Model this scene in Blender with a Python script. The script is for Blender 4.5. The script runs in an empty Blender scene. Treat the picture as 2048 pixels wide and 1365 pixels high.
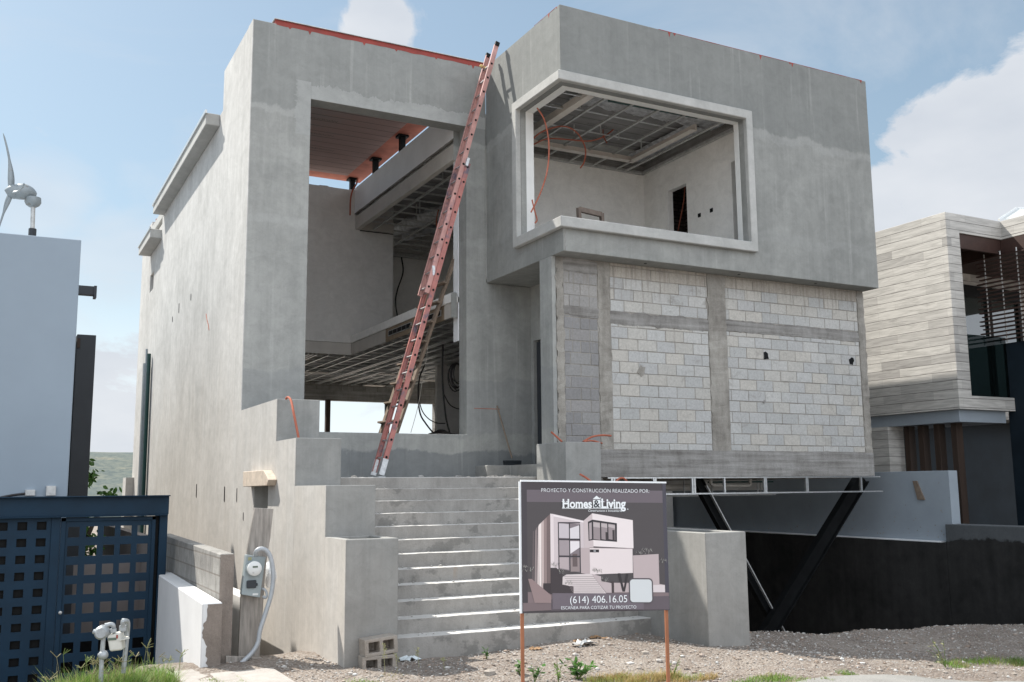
import bpy, math, random
from mathutils import Vector, Matrix, noise
random.seed(7)
R = math.radians
sc = bpy.context.scene

# ------------------------------------------------------------------ camera
FPX, PIT, YAW, ROL = 1966.93, R(8.41936), R(27.73865), R(-0.49916)
fw = Vector((math.sin(YAW)*math.cos(PIT), math.cos(YAW)*math.cos(PIT), math.sin(PIT)))
r0 = Vector((math.cos(YAW), -math.sin(YAW), 0)); u0 = r0.cross(fw)
rt = r0*math.cos(ROL)+u0*math.sin(ROL); up = u0*math.cos(ROL)-r0*math.sin(ROL)
cam = bpy.data.objects.new('camera', bpy.data.cameras.new('camera'))
sc.collection.objects.link(cam); sc.camera = cam
m = Matrix((rt, up, -fw)).transposed().to_4x4()
cam.matrix_world = m
cam.data.sensor_width = 36; cam.data.lens = FPX*36/2048; cam.data.clip_end = 9000; cam.data.clip_start = .05

# ------------------------------------------------------------------ light
SUN = Vector((-.42, .695, 1.0)).normalized()      # towards the sun
elev = math.asin(SUN.z); azi = math.atan2(SUN.x, SUN.y)
sun = bpy.data.objects.new('sun', bpy.data.lights.new('sun', 'SUN'))
sc.collection.objects.link(sun)
sun.rotation_euler = SUN.to_track_quat('Z', 'Y').to_euler()
sun.data.energy = 4.9; sun.data.angle = R(.53); sun.data.color = (1, .955, .88)
sc.view_settings.view_transform = 'Standard'; sc.view_settings.look = 'None'
sc.view_settings.exposure = 0.70; sc.view_settings.gamma = 1
sc.render.engine = 'CYCLES'
try:
    sc.cycles.max_bounces = 8; sc.cycles.diffuse_bounces = 7; sc.cycles.sample_clamp_indirect = 6
except Exception: pass

def nd(nt, typ, **kw):
    n = nt.nodes.new(typ)
    for k, v in kw.items():
        if k in ('inp',):
            for a, b in v.items(): n.inputs[a].default_value = b
        else: setattr(n, k, v)
    return n
def mathn(nt, op, a, b=None, clamp=False):
    n = nt.nodes.new('ShaderNodeMath'); n.operation = op; n.use_clamp = clamp
    for i, v in enumerate((a, b)):
        if v is None: continue
        if isinstance(v, (int, float)): n.inputs[i].default_value = v
        else: nt.links.new(v, n.inputs[i])
    return n.outputs[0]
def ramp(nt, fac, pts):
    n = nt.nodes.new('ShaderNodeValToRGB'); cr = n.color_ramp
    while len(cr.elements) < len(pts): cr.elements.new(.5)
    for e, (p, c) in zip(cr.elements, pts):
        e.position = p; e.color = (c, c, c, 1) if isinstance(c, (int, float)) else (*c, 1)
    if fac is not None: nt.links.new(fac, n.inputs[0])
    return n.outputs[0]
def mixc(nt, fac, a, b, mode='MIX'):
    n = nt.nodes.new('ShaderNodeMix'); n.data_type = 'RGBA'; n.blend_type = mode
    for i, v in ((0, fac), (6, a), (7, b)):
        if isinstance(v, (int, float)): n.inputs[i].default_value = v
        elif isinstance(v, tuple): n.inputs[i].default_value = (*v, 1)
        else: nt.links.new(v, n.inputs[i])
    return n.outputs[2]
def mapping(nt, vec, scale=(1, 1, 1), loc=(0, 0, 0)):
    n = nt.nodes.new('ShaderNodeMapping'); n.inputs['Scale'].default_value = scale; n.inputs['Location'].default_value = loc
    nt.links.new(vec, n.inputs[0]); return n.outputs[0]
def noi(nt, vec, scale, detail=4, rough=.55, dist=0):
    n = nt.nodes.new('ShaderNodeTexNoise'); n.inputs['Scale'].default_value = scale
    n.inputs['Detail'].default_value = detail; n.inputs['Roughness'].default_value = rough; n.inputs['Distortion'].default_value = dist
    nt.links.new(vec, n.inputs['Vector']); return n.outputs[0]

# ------------------------------------------------------------------ world: clear pale sky with clouds
w = bpy.data.worlds.new('World'); sc.world = w; w.use_nodes = True
nt = w.node_tree; nt.nodes.clear()
out = nt.nodes.new('ShaderNodeOutputWorld'); bg = nt.nodes.new('ShaderNodeBackground')
sky = nt.nodes.new('ShaderNodeTexSky'); sky.sky_type = 'NISHITA'; sky.sun_disc = False
sky.sun_elevation = elev; sky.sun_rotation = azi; sky.air_density = 1.0; sky.dust_density = 1.6; sky.ozone_density = 1.2
tc = nt.nodes.new('ShaderNodeTexCoord'); dirv = tc.outputs['Generated']
sep = nt.nodes.new('ShaderNodeSeparateXYZ'); nt.links.new(dirv, sep.inputs[0])
zz = mathn(nt, 'MAXIMUM', sep.outputs[2], .03)
zp = mathn(nt, 'ADD', zz, .12)
px = mathn(nt, 'DIVIDE', sep.outputs[0], zp); py = mathn(nt, 'DIVIDE', sep.outputs[1], zp)
cmb = nt.nodes.new('ShaderNodeCombineXYZ'); nt.links.new(px, cmb.inputs[0]); nt.links.new(py, cmb.inputs[1])
def blob(az, el, rad):           # soft mask round one direction of the sky
    c = nt.nodes.new('ShaderNodeVectorMath'); c.operation = 'DOT_PRODUCT'; nt.links.new(dirv, c.inputs[0])
    c.inputs[1].default_value = (math.sin(R(az))*math.cos(R(el)), math.cos(R(az))*math.cos(R(el)), math.sin(R(el)))
    mr = nt.nodes.new('ShaderNodeMapRange'); mr.interpolation_type = 'SMOOTHSTEP'
    nt.links.new(c.outputs['Value'], mr.inputs[0]); mr.inputs[1].default_value = math.cos(R(rad)); mr.inputs[2].default_value = math.cos(R(rad*.25))
    return mr.outputs[0]
n1 = noi(nt, mapping(nt, dirv, (1, 1, 1.6)), 6.5, 10, .64, .3)
n2 = noi(nt, mapping(nt, cmb.outputs[0], (1, 1, 1), (3.1, 1.7, 0)), 1.6, 8, .62, .8)
cum = blob(6, 3, 7)
for a, e, r_ in ((12, 4, 6), (1, 2, 6)): cum = mathn(nt, 'MAXIMUM', cum, blob(a, e, r_))
cum = mathn(nt, 'MAXIMUM', cum, mathn(nt, 'MULTIPLY', blob(19.6, 25.6, 2.6), .72))
big = blob(54, 17, 6.5)
for a, e, r_ in ((58.5, 18, 7), (51, 15, 4.5), (60, 14, 7)): big = mathn(nt, 'MAXIMUM', big, blob(a, e, r_))
cum = mathn(nt, 'MAXIMUM', cum, mathn(nt, 'MULTIPLY', big, 1.25))
cm = mathn(nt, 'MULTIPLY_ADD', cum, .30); nt.nodes[-1].inputs[2].default_value = 0
cm = mathn(nt, 'ADD', n1, cm)
cumf = ramp(nt, cm, [(.66, 0), (.745, 1)])
wisp = blob(2, 12, 7)
soft = mathn(nt, 'MAXIMUM', blob(5.5, 12.5, 3.2), blob(1.5, 15.6, 3.4))
for a, e, r_ in ((9, 17, 5), (-4, 10, 7), (44, 29, 13), (55, 28, 10), (60, 31, 12)):
    wisp = mathn(nt, 'MAXIMUM', wisp, blob(a, e, r_))
wm = mathn(nt, 'MULTIPLY', wisp, .20); wm = mathn(nt, 'ADD', n2, wm); wm = mathn(nt, 'ADD', wm, mathn(nt, 'MULTIPLY', soft, .26))
wf = ramp(nt, wm, [(.60, 0), (.95, .5)])
back = mathn(nt, 'MULTIPLY', blob(175, 30, 88), .42); back_fill = ramp(nt, mathn(nt, 'ADD', n1, back), [(.62, 0), (.78, 1)])  # unseen bright cloud bank behind the camera, added to fill the shaded facades
wf = mathn(nt, 'MAXIMUM', wf, back_fill)
fac = mathn(nt, 'MAXIMUM', cumf, wf)
hz = ramp(nt, sep.outputs[2], [(.0, .60), (.14, .36), (.42, .26), (1, .1)])
base = mixc(nt, 1.0, sky.outputs[0], (1.12, 1.24, 1.20), 'MULTIPLY')
shade = noi(nt, mapping(nt, dirv, (1, 1, 2.2), (0, 0, .35)), 7, 4, .5)
cc = mixc(nt, shade, (5.6, 6.1, 6.9), (9.2, 9.3, 9.5))
cc = mixc(nt, blob(175, 30, 88), cc, (17, 18.2, 19.8))
base = mixc(nt, hz, base, (7.2, 8.9, 10.0))
base = mixc(nt, ramp(nt, sep.outputs[2], [(.0, .9), (.10, .55), (.22, 0)]), base, (10.2, 10.9, 11.4))
fin = mixc(nt, mathn(nt, 'MULTIPLY', fac, .92), base, cc)
nt.links.new(fin, bg.inputs[0]); bg.inputs[1].default_value = .063
nt.links.new(bg.outputs[0], out.inputs[0])

# ------------------------------------------------------------------ helpers
def ray(px, py): return rt*(px-1024)+up*(682.5-py)+fw*FPX
def PY(px, py, Y): d = ray(px, py); return d*(Y/d.y)
def PXx(px, py, X): d = ray(px, py); return d*(X/d.x)
def PZ(px, py, Z): d = ray(px, py); return d*(Z/d.z)
col = sc.collection

def tag(o, label=None, cat=None, group=None, kind=None):
    if label: o['label'] = label
    if cat: o['category'] = cat
    if group: o['group'] = group
    if kind: o['kind'] = kind
    return o
def thing(name, label, cat, loc=(0, 0, 0), group=None):
    o = bpy.data.objects.new(name, None); col.objects.link(o); o.location = loc; o.empty_display_size = .3
    return tag(o, label, cat, group)

class MB:
    def __init__(s): s.v = []; s.f = []; s.c = []; s.sm = False
    def add(s, vs, fs, c=None):
        b = len(s.v); s.v += [tuple(x) for x in vs]
        for f in fs: s.f.append([b+i for i in f]); s.c.append(c)
        return s
    def box(s, x0, x1, y0, y1, z0, z1, c=None):
        vs = [(x, y, z) for z in (z0, z1) for y in (y0, y1) for x in (x0, x1)]
        return s.add(vs, [(0, 2, 3, 1), (4, 5, 7, 6), (0, 1, 5, 4), (2, 6, 7, 3), (0, 4, 6, 2), (1, 3, 7, 5)], c)
    def bar(s, p0, p1, w_, h, upv=(0, 0, 1), c=None, t=1.0):
        p0 = Vector(p0); p1 = Vector(p1); d = (p1-p0).normalized(); u = Vector(upv)
        a = d.cross(u)
        if a.length < 1e-4: a = d.cross(Vector((1, 0, 0)))
        a.normalize(); b = a.cross(d)
        vs = []
        for p, k in ((p0, 1), (p1, t)):
            for sx, sy in ((-1, -1), (1, -1), (1, 1), (-1, 1)): vs.append(p+a*(sx*w_/2*k)+b*(sy*h/2*k))
        return s.add(vs, [(3, 2, 1, 0), (4, 5, 6, 7), (0, 1, 5, 4), (1, 2, 6, 5), (2, 3, 7, 6), (3, 0, 4, 7)], c)
    def tube(s, pts, r, n=8, c=None, caps=True):
        pts = [Vector(p) for p in pts]; rs = r if isinstance(r, (list, tuple)) else [r]*len(pts)
        prev = None; rings = []
        for i, p in enumerate(pts):
            d = (pts[min(i+1, len(pts)-1)]-pts[max(i-1, 0)]).normalized()
            if prev is None:
                a = d.cross(Vector((0, 0, 1)))
                if a.length < .05: a = d.cross(Vector((1, 0, 0)))
            else: a = prev-d*prev.dot(d)
            a.normalize(); prev = a; b = d.cross(a)
            rings.append([p+(a*math.cos(2*math.pi*k/n)+b*math.sin(2*math.pi*k/n))*rs[i] for k in range(n)])
        vs = [v for g in rings for v in g]; fs = []
        for i in range(len(pts)-1):
            for k in range(n): fs.append((i*n+k, i*n+(k+1) % n, (i+1)*n+(k+1) % n, (i+1)*n+k))
        if caps: fs.append(tuple(range(n))[::-1]); fs.append(tuple((len(pts)-1)*n+k for k in range(n)))
        s.sm = True
        return s.add(vs, fs, c)
    def prism(s, poly, ext, c=None):
        ext = Vector(ext); a = [Vector(p) for p in poly]; n = len(a)
        vs = a+[p+ext for p in a]
        fs = [tuple(range(n)), tuple(range(2*n-1, n-1, -1))]+[(i, i+n, (i+1) % n+n, (i+1) % n) for i in range(n)]
        return s.add(vs, fs, c)
    def sph(s, c0, rx, ry, rz, n=8, m_=6, c=None):
        vs = [(c0[0], c0[1], c0[2]+rz)]
        for i in range(1, m_):
            t = math.pi*i/m_
            for k in range(n): a = 2*math.pi*k/n; vs.append((c0[0]+rx*math.sin(t)*math.cos(a), c0[1]+ry*math.sin(t)*math.sin(a), c0[2]+rz*math.cos(t)))
        vs.append((c0[0], c0[1], c0[2]-rz)); fs = [(0, 1+k, 1+(k+1) % n) for k in range(n)]
        for i in range(m_-2):
            for k in range(n): fs.append((1+i*n+k, 1+(i+1)*n+k, 1+(i+1)*n+(k+1) % n, 1+i*n+(k+1) % n))
        L = len(vs)-1; o = 1+(m_-2)*n
        fs += [(o+k, L, o+(k+1) % n) for k in range(n)]; s.sm = True
        return s.add(vs, fs, c)
    def build(s, name, mat, parent=None, bevel=0, smooth=None, fixn=True, seg=1):
        me = bpy.data.meshes.new(name); me.from_pydata(s.v, [], s.f); me.update()
        import bmesh
        if fixn:
            b = bmesh.new(); b.from_mesh(me); bmesh.ops.recalc_face_normals(b, faces=b.faces); b.to_mesh(me); b.free()
        if any(c is not None for c in s.c):
            at = me.color_attributes.new('Col', 'FLOAT_COLOR', 'CORNER'); i = 0
            for p, c in zip(me.polygons, s.c):
                for _ in p.loop_indices: at.data[_].color = (*(c or (1, 1, 1)), 1)
        me.materials.append(mat)
        if smooth if smooth is not None else s.sm:
            for p in me.polygons: p.use_smooth = True
            try: me.set_sharp_from_angle(angle=R(40))
            except Exception: pass
        o = bpy.data.objects.new(name, me); col.objects.link(o)
        if bevel:
            b = o.modifiers.new('bevel', 'BEVEL'); b.width = bevel; b.segments = seg; b.limit_method = 'ANGLE'; b.angle_limit = R(35)
        if parent is not None:
            o.parent = parent; o.matrix_parent_inverse = parent_inv(parent)
        return o
def parent_inv(p):
    mt = Matrix.Identity(4); q = p
    chain = []
    while q is not None: chain.append(q); q = q.parent
    for q in reversed(chain):
        mt = mt @ (q.matrix_parent_inverse if q.parent else Matrix.Identity(4)) @ Matrix.Translation(q.location)
    return mt.inverted()
def vox(adds, subs=()):
    """axis-aligned solids minus solids -> one clean MB"""
    B = []
    for i in range(3):
        s_ = sorted({round(v, 5) for b in list(adds)+list(subs) for v in (b[2*i], b[2*i+1])}); B.append(s_)
    X, Y, Z = B; nx, ny, nz = len(X)-1, len(Y)-1, len(Z)-1
    def ins(bs, c): return any(b[0]-1e-6 < c[0] < b[1]+1e-6 and b[2]-1e-6 < c[1] < b[3]+1e-6 and b[4]-1e-6 < c[2] < b[5]+1e-6 for b in bs)
    S = {}
    for i in range(nx):
        for j in range(ny):
            for k in range(nz):
                c = ((X[i]+X[i+1])/2, (Y[j]+Y[j+1])/2, (Z[k]+Z[k+1])/2)
                if ins(adds, c) and not ins(subs, c): S[i, j, k] = 1
    mb = MB(); idx = {}
    def v(i, j, k):
        if (i, j, k) not in idx: idx[i, j, k] = len(mb.v); mb.v.append((X[i], Y[j], Z[k]))
        return idx[i, j, k]
    for (i, j, k) in S:
        for d, q in (((-1, 0, 0), [(0, 0, 0), (0, 0, 1), (0, 1, 1), (0, 1, 0)]), ((1, 0, 0), [(1, 0, 0), (1, 1, 0), (1, 1, 1), (1, 0, 1)]),
                     ((0, -1, 0), [(0, 0, 0), (1, 0, 0), (1, 0, 1), (0, 0, 1)]), ((0, 1, 0), [(0, 1, 0), (0, 1, 1), (1, 1, 1), (1, 1, 0)]),
                     ((0, 0, -1), [(0, 0, 0), (0, 1, 0), (1, 1, 0), (1, 0, 0)]), ((0, 0, 1), [(0, 0, 1), (1, 0, 1), (1, 1, 1), (0, 1, 1)])):
            if (i+d[0], j+d[1], k+d[2]) not in S:
                mb.f.append([v(i+a, j+b, k+c) for a, b, c in q]); mb.c.append(None)
    return mb

# ------------------------------------------------------------------ materials
def newmat(name):
    mt = bpy.data.materials.new(name); mt.use_nodes = True; nt = mt.node_tree
    b = nt.nodes['Principled BSDF']; tcn = nt.nodes.new('ShaderNodeTexCoord')
    return mt, nt, b, tcn.outputs['Object']
def bump(nt, b, h, strength=.3, dist=.01):
    n = nt.nodes.new('ShaderNodeBump'); n.inputs['Strength'].default_value = strength; n.inputs['Distance'].default_value = dist
    nt.links.new(h, n.inputs['Height']); nt.links.new(n.outputs[0], b.inputs['Normal'])
def plain(name, c, rough=.6, metal=0, var=.12, scale=6, bmp=.15, spec=.4, streak=False, bd=.004, dirt=None):
    mt, nt, b, P = newmat(name)
    v = mapping(nt, P, (1, 1, .12)) if streak else P
    n = noi(nt, v, scale, 6, .6)
    lo = tuple(x*(1-var) for x in c); hi = tuple(min(1, x*(1+var)) for x in c)
    cl = ramp(nt, n, [(.3, lo), (.7, hi)])
    if dirt:
        dn = noi(nt, P, dirt[1], 6, .7); cl = mixc(nt, ramp(nt, dn, [(dirt[2], 0), (dirt[2]+.12, 1)]), cl, dirt[0])
    nt.links.new(cl, b.inputs['Base Color']); b.inputs['Roughness'].default_value = rough
    b.inputs['Metallic'].default_value = metal; b.inputs['Specular IOR Level'].default_value = spec
    if bmp: bump(nt, b, noi(nt, P, scale*7, 4, .6), bmp, bd)
    return mt
def plaster(name, a, b_, warm=None, bands=(), streak=.5, patch=1.0, drip=0, rough=.88, bmp=.3):
    """cement render: trowel clouds, vertical wash marks, work-lift and painted shade bands (z, strength)"""
    mt, nt, b, P = newmat(name)
    n1 = noi(nt, P, .9*patch, 6, .62, .7); n2 = noi(nt, mapping(nt, P, (1, 1, .07)), 5, 6, .6); n3 = noi(nt, P, 4.5, 7, .65, .4)
    t = mathn(nt, 'MULTIPLY', n1, .5); t = mathn(nt, 'ADD', t, mathn(nt, 'MULTIPLY', n2, .28*streak*2)); t = mathn(nt, 'ADD', t, mathn(nt, 'MULTIPLY', n3, .25))
    cl = ramp(nt, t, [(.36, a), (.66, b_)])
    sp = nt.nodes.new('ShaderNodeSeparateXYZ'); nt.links.new(P, sp.inputs[0])
    if bands:
        dn = noi(nt, mapping(nt, P, (1, 1, 1), (5, 2, 9)), 1.1, 7, .68, .5)
        zd = mathn(nt, 'ADD', sp.outputs[2], mathn(nt, 'MULTIPLY', dn, .55))
        for z0, z1, c, k in bands:
            m1 = nt.nodes.new('ShaderNodeMapRange'); nt.links.new(zd, m1.inputs[0]); m1.inputs[1].default_value = z0+.27; m1.inputs[2].default_value = z0+.31
            m2 = nt.nodes.new('ShaderNodeMapRange'); nt.links.new(zd, m2.inputs[0]); m2.inputs[1].default_value = z1+.31; m2.inputs[2].default_value = z1+.27
            f = mathn(nt, 'MULTIPLY', m1.outputs[0], m2.outputs[0]); f = mathn(nt, 'MULTIPLY', f, k)
            cl = mixc(nt, f, cl, c)
    if warm:
        wn = noi(nt, mapping(nt, P, (1, 1, .15), (1, 7, 3)), 2.2, 6, .6)
        zz = mathn(nt, 'ADD', sp.outputs[2], mathn(nt, 'MULTIPLY', wn, 3.0))
        mr = nt.nodes.new('ShaderNodeMapRange'); nt.links.new(zz, mr.inputs[0]); mr.inputs[1].default_value = warm[1]+3; mr.inputs[2].default_value = warm[1]-.6
        cl = mixc(nt, mathn(nt, 'MULTIPLY', mr.outputs[0], warm[2]), cl, warm[0])
    if drip:
        dn = noi(nt, mapping(nt, P, (1, 1, .035), (2, 2, 2)), 9, 5, .6); cl = mixc(nt, mathn(nt, 'MULTIPLY', ramp(nt, dn, [(.60, 0), (.72, 1)]), drip), cl, tuple(min(1, x*1.35) for x in b_))
    sw = noi(nt, mapping(nt, P, (1, 1, 1.3), (2, 6, 1)), 3.2, 9, .72, .9)      # trowel marks and damp freckles
    cl = mixc(nt, 1.0, cl, ramp(nt, sw, [(.36, .93), (.5, 1.0), (.64, 1.06)]), 'MULTIPLY')
    sw2 = noi(nt, mapping(nt, P, (1, 1, .05), (6, 6, 0)), 14, 6, .7)
    if streak > .3: cl = mixc(nt, 1.0, cl, ramp(nt, sw2, [(.35, .965), (.65, 1.035)]), 'MULTIPLY')
    cr = noi(nt, mapping(nt, P, (1, 1, 1), (8, 1, 4)), 2.6, 9, .75, 1.2)       # hairline crazing
    cl = mixc(nt, mathn(nt, 'MULTIPLY', ramp(nt, cr, [(.488, 0), (.5, 1), (.512, 0)]), .22), cl, tuple(x*.6 for x in a))
    nt.links.new(cl, b.inputs['Base Color']); b.inputs['Roughness'].default_value = rough; b.inputs['Specular IOR Level'].default_value = .25
    h = mathn(nt, 'ADD', noi(nt, P, 60, 5, .7), mathn(nt, 'MULTIPLY', noi(nt, P, 5, 4, .5), 2.2))
    bump(nt, b, h, bmp, .006)
    return mt
def rough_concrete(name, a, b_, boards=False, bmp=.6, stain=None):
    mt, nt, b, P = newmat(name)
    n1 = noi(nt, P, 2.2, 8, .68, .5); n2 = noi(nt, mapping(nt, P, (1, 1, .1)), 11, 6, .65); n4 = noi(nt, P, 55, 4, .7)
    t = mathn(nt, 'ADD', mathn(nt, 'MULTIPLY', n1, .55), mathn(nt, 'MULTIPLY', n2, .25)); t = mathn(nt, 'ADD', t, mathn(nt, 'MULTIPLY', n4, .2))
    if boards: t = mathn(nt, 'ADD', mathn(nt, 'MULTIPLY', t, .55), mathn(nt, 'MULTIPLY', noi(nt, mapping(nt, P, (.25, .25, 7)), 2.5, 6, .7), .45))
    cl = ramp(nt, t, [(.38, a), (.62, b_)])
    if stain:
        sn = noi(nt, mapping(nt, P, (.8, .8, 1), (4, 4, 4)), 2.0, 6, .66); cl = mixc(nt, mathn(nt, 'MULTIPLY', ramp(nt, sn, [(.56, 0), (.60, 1)]), stain[1]), cl, stain[0])
        rn = noi(nt, mapping(nt, P, (1, 1, .08), (9, 9, 9)), 6, 3, .5); cl = mixc(nt, mathn(nt, 'MULTIPLY', ramp(nt, rn, [(.70, 0), (.76, 1)]), .35), cl, (.30, .17, .08))
    nt.links.new(cl, b.inputs['Base Color']); b.inputs['Roughness'].default_value = .93; b.inputs['Specular IOR Level'].default_value = .2
    bump(nt, b, mathn(nt, 'ADD', n4, mathn(nt, 'MULTIPLY', n1, 2)), bmp, .012)
    return mt
def colmat(name, rough=.9, var=.25, scale=14, bmp=.4):
    mt, nt, b, P = newmat(name)
    a = nt.nodes.new('ShaderNodeAttribute'); a.attribute_name = 'Col'
    n = noi(nt, P, scale, 6, .65); cl = mixc(nt, 1.0, a.outputs[0], ramp(nt, n, [(.3, 1-var), (.7, 1+var*.6)]), 'MULTIPLY')
    nt.links.new(cl, b.inputs['Base Color']); b.inputs['Roughness'].default_value = rough; b.inputs['Specular IOR Level'].default_value = .25
    bump(nt, b, noi(nt, P, scale*6, 4, .7), bmp, .006)
    return mt, nt, b, cl, P

GR1, GR2 = (.247, .251, .240), (.378, .381, .362)
M = {}
M['plaster'] = plaster('cement plaster', GR1, GR2, bands=((6.60, 9.5, (.235, .243, .236), .6), (4.50, 4.66, (.42, .425, .415), .25), (6.50, 6.62, (.42, .425, .41), .35), (-3, .62, (.17, .18, .185), .75), (.95, 2.0, (.22, .23, .235), .35)), drip=.22)  # the dark low bands paint the shade near the wall foot into the colour
k_ = lambda c, q: tuple(v*q for v in c)
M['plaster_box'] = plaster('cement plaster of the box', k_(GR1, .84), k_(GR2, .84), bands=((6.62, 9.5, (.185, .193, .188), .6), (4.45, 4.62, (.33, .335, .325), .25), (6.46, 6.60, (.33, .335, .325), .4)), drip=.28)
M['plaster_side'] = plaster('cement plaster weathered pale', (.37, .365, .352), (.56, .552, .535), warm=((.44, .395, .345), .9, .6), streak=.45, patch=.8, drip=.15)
M['plaster_stair'] = plaster('cement plaster of planters', (.20, .203, .195), (.30, .30, .288), warm=((.28, .25, .22), -.6, .5), streak=.7, patch=1.6, drip=.2)
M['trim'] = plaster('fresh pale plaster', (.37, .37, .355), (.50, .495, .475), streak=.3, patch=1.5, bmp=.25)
M['white_reveal'] = plain('white primer', (.72, .72, .70), .8, var=.06, scale=3)
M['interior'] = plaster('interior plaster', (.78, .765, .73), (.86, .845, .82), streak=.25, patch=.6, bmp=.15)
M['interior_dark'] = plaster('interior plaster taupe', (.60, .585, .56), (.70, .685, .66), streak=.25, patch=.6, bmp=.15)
M['rough'] = rough_concrete('raw cast concrete', (.135, .125, .115), (.37, .36, .345), boards=True, bmp=.8)
M['rough_v'] = rough_concrete('raw column concrete', (.19, .175, .155), (.39, .37, .335), bmp=.9)
M['stairs'] = rough_concrete('stair concrete', (.235, .222, .205), (.35, .333, .31), bmp=.45, stain=((.15, .145, .135), .6))
nt_ = M['stairs'].node_tree; b = nt_.nodes['Principled BSDF']; src = b.inputs['Base Color'].links[0].from_socket      # tread tops made paler: cement dust and sunlight together in the colour
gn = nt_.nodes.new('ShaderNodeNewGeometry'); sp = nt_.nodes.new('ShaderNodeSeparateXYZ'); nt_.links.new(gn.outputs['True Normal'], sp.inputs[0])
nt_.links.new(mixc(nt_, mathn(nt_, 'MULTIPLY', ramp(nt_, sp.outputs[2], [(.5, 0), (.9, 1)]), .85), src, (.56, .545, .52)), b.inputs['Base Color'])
M['dark_wall'] = plaster('dark damp render', (.013, .0128, .0125), (.044, .0425, .041), bands=((-1.05, -.2, (.12, .13, .138), .7),), streak=.5, patch=1.2)
M['white_wall'] = plain('white painted render', (.29, .33, .37), .8, var=.06, scale=2, dirt=((.12, .12, .12), 9, .68))
M['lowwhite'] = plain('low wall white paint', (.62, .62, .62), .8, var=.05, scale=2)
M['white_paint'] = plain('smooth white paint', (.62, .65, .68), .7, var=.03, scale=1.2)
M['lightpaint'] = plain('bright white paint', (.80, .81, .82), .75, var=.05, scale=2)
M['red'] = plain('red roof sealer', (.27, .038, .026), .55, var=.2, scale=3)
M['red_dark'] = plain('red sealer on soffit', (.40, .13, .085), .8, var=.25, scale=3)
M['galv'] = plain('galvanised steel', (.62, .63, .63), .38, .85, .15, 20, .08)
M['galv_dull'] = plain('dull ceiling channel', (.50, .50, .49), .5, .5, .2, 12, .1)
M['black'] = plain('black painted steel', (.005, .0055, .006), .55, 0, .4, 5, .1, spec=.15)
M['drywall'] = plain('paper drywall', (.50, .47, .43), .85, var=.08, scale=3)
M['osb'] = plain('brown board', (.25, .19, .13), .85, var=.2, scale=8)
M['foil'] = plain('crumpled foil insulation', (.66, .67, .69), .35, .6, .35, 9, 1.0, bd=.06)
M['white_metal'] = plain('cream metal trim', (.62, .57, .52), .6, 0, .08, 6, .05)
M['orange'] = plain('orange conduit', (.36, .10, .055), .5, 0, .15, 8, 0)
M['blackcable'] = plain('black cable', (.015, .012, .012), .5, 0, .2, 8, 0)
M['rail'] = plain('faded red fibreglass', (.37, .145, .125), .5, 0, .2, 5, .1, dirt=((.13, .11, .14), 3.1, .53))
M['rail_pale'] = plain('sun bleached red fibreglass', (.46, .25, .225), .55, 0, .18, 6, .1, dirt=((.14, .11, .15), 2.6, .55))
M['alu'] = plain('scuffed aluminium', (.55, .56, .57), .42, .8, .2, 20, .1)
M['wood_dark'] = plain('brown timber', (.045, .028, .020), .75, 0, .3, 5, .3, streak=True)
M['wood_old'] = plain('weathered plank', (.275, .25, .225), .88, 0, .36, 22, .7, streak=True)
M['wood_raw'] = plain('raw pale timber', (.50, .42, .34), .85, 0, .2, 10, .4, dirt=((.30, .14, .06), 6, .62))
M['wood_int'] = plain('building timber', (.19, .145, .11), .8, 0, .25, 9, .3)
M['rust'] = plain('brown square tube', (.30, .115, .055), .6, 0, .15, 6, .1)
M['blue'] = plain('blue painted steel', (.0045, .022, .044), .55, .0, .16, 2.5, .06, spec=.22, dirt=((.02, .04, .055), 6, .70))
M['darkfin'] = plain('charcoal cladding', (.030, .034, .040), .6, 0, .1, 2, .05)
M['meter_grey'] = plain('grey enamel', (.27, .31, .32), .5, .1, .1, 5, .05, dirt=((.18, .17, .15), 9, .7))
M['meter_white'] = plain('meter dial plastic', (.62, .63, .62), .3, 0, .05, 5, 0)
M['gasbody'] = plain('cream gas meter paint', (.55, .54, .49), .5, 0, .08, 8, .05, dirt=((.10, .09, .08), 14, .68))
M['pipe'] = plain('grey painted pipe', (.36, .38, .39), .5, .35, .18, 14, .15, dirt=((.30, .16, .08), 12, .72))
M['flex'] = plain('grey flexible conduit', (.37, .39, .41), .5, .2, .1, 10, .05)
M['lcd'] = plain('display', (.10, .13, .10), .3, 0, .05, 5, 0)
M['cinder'] = rough_concrete('cinder block concrete', (.27, .235, .20), (.42, .375, .33), bmp=.9)
M['pvc'] = plain('pvc pipe', (.55, .52, .47), .5, 0, .1, 5, 0)
M['green'] = plain('green cable tray', (.012, .05, .045), .5, 0, .2, 5, 0)
M['plastic'] = plain('translucent film', (.75, .76, .76), .35, 0, .1, 6, .5, bd=.03)
M['rope'] = plain('yellow rope', (.62, .46, .20), .8, 0, .2, 20, .2)
M['broom'] = plain('dark bristles', (.02, .025, .03), .8, 0, .3, 20, .3)
M['turbine'] = plain('turbine paint', (.25, .28, .295), .45, .2, .12, 5, .05, dirt=((.20, .19, .17), 5, .56))
M['solar'] = plain('panel underside', (.55, .57, .56), .5, 0, .08, 5, .05)
M['brown_soffit'] = plain('dark timber soffit', (.045, .022, .017), .6, 0, .25, 6, .1)
M['bluewall'] = plain('dark blue tiled wall', (.010, .017, .024), .6, 0, .3, 1.5, .05, spec=.2)
M['litter'] = plain('paper litter', (.62, .68, .70), .6, 0, .15, 20, .4)
M['leaf_dead'] = plain('dead leaf', (.28, .17, .09), .8, 0, .3, 20, .4)
def foilplas(): pass
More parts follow.
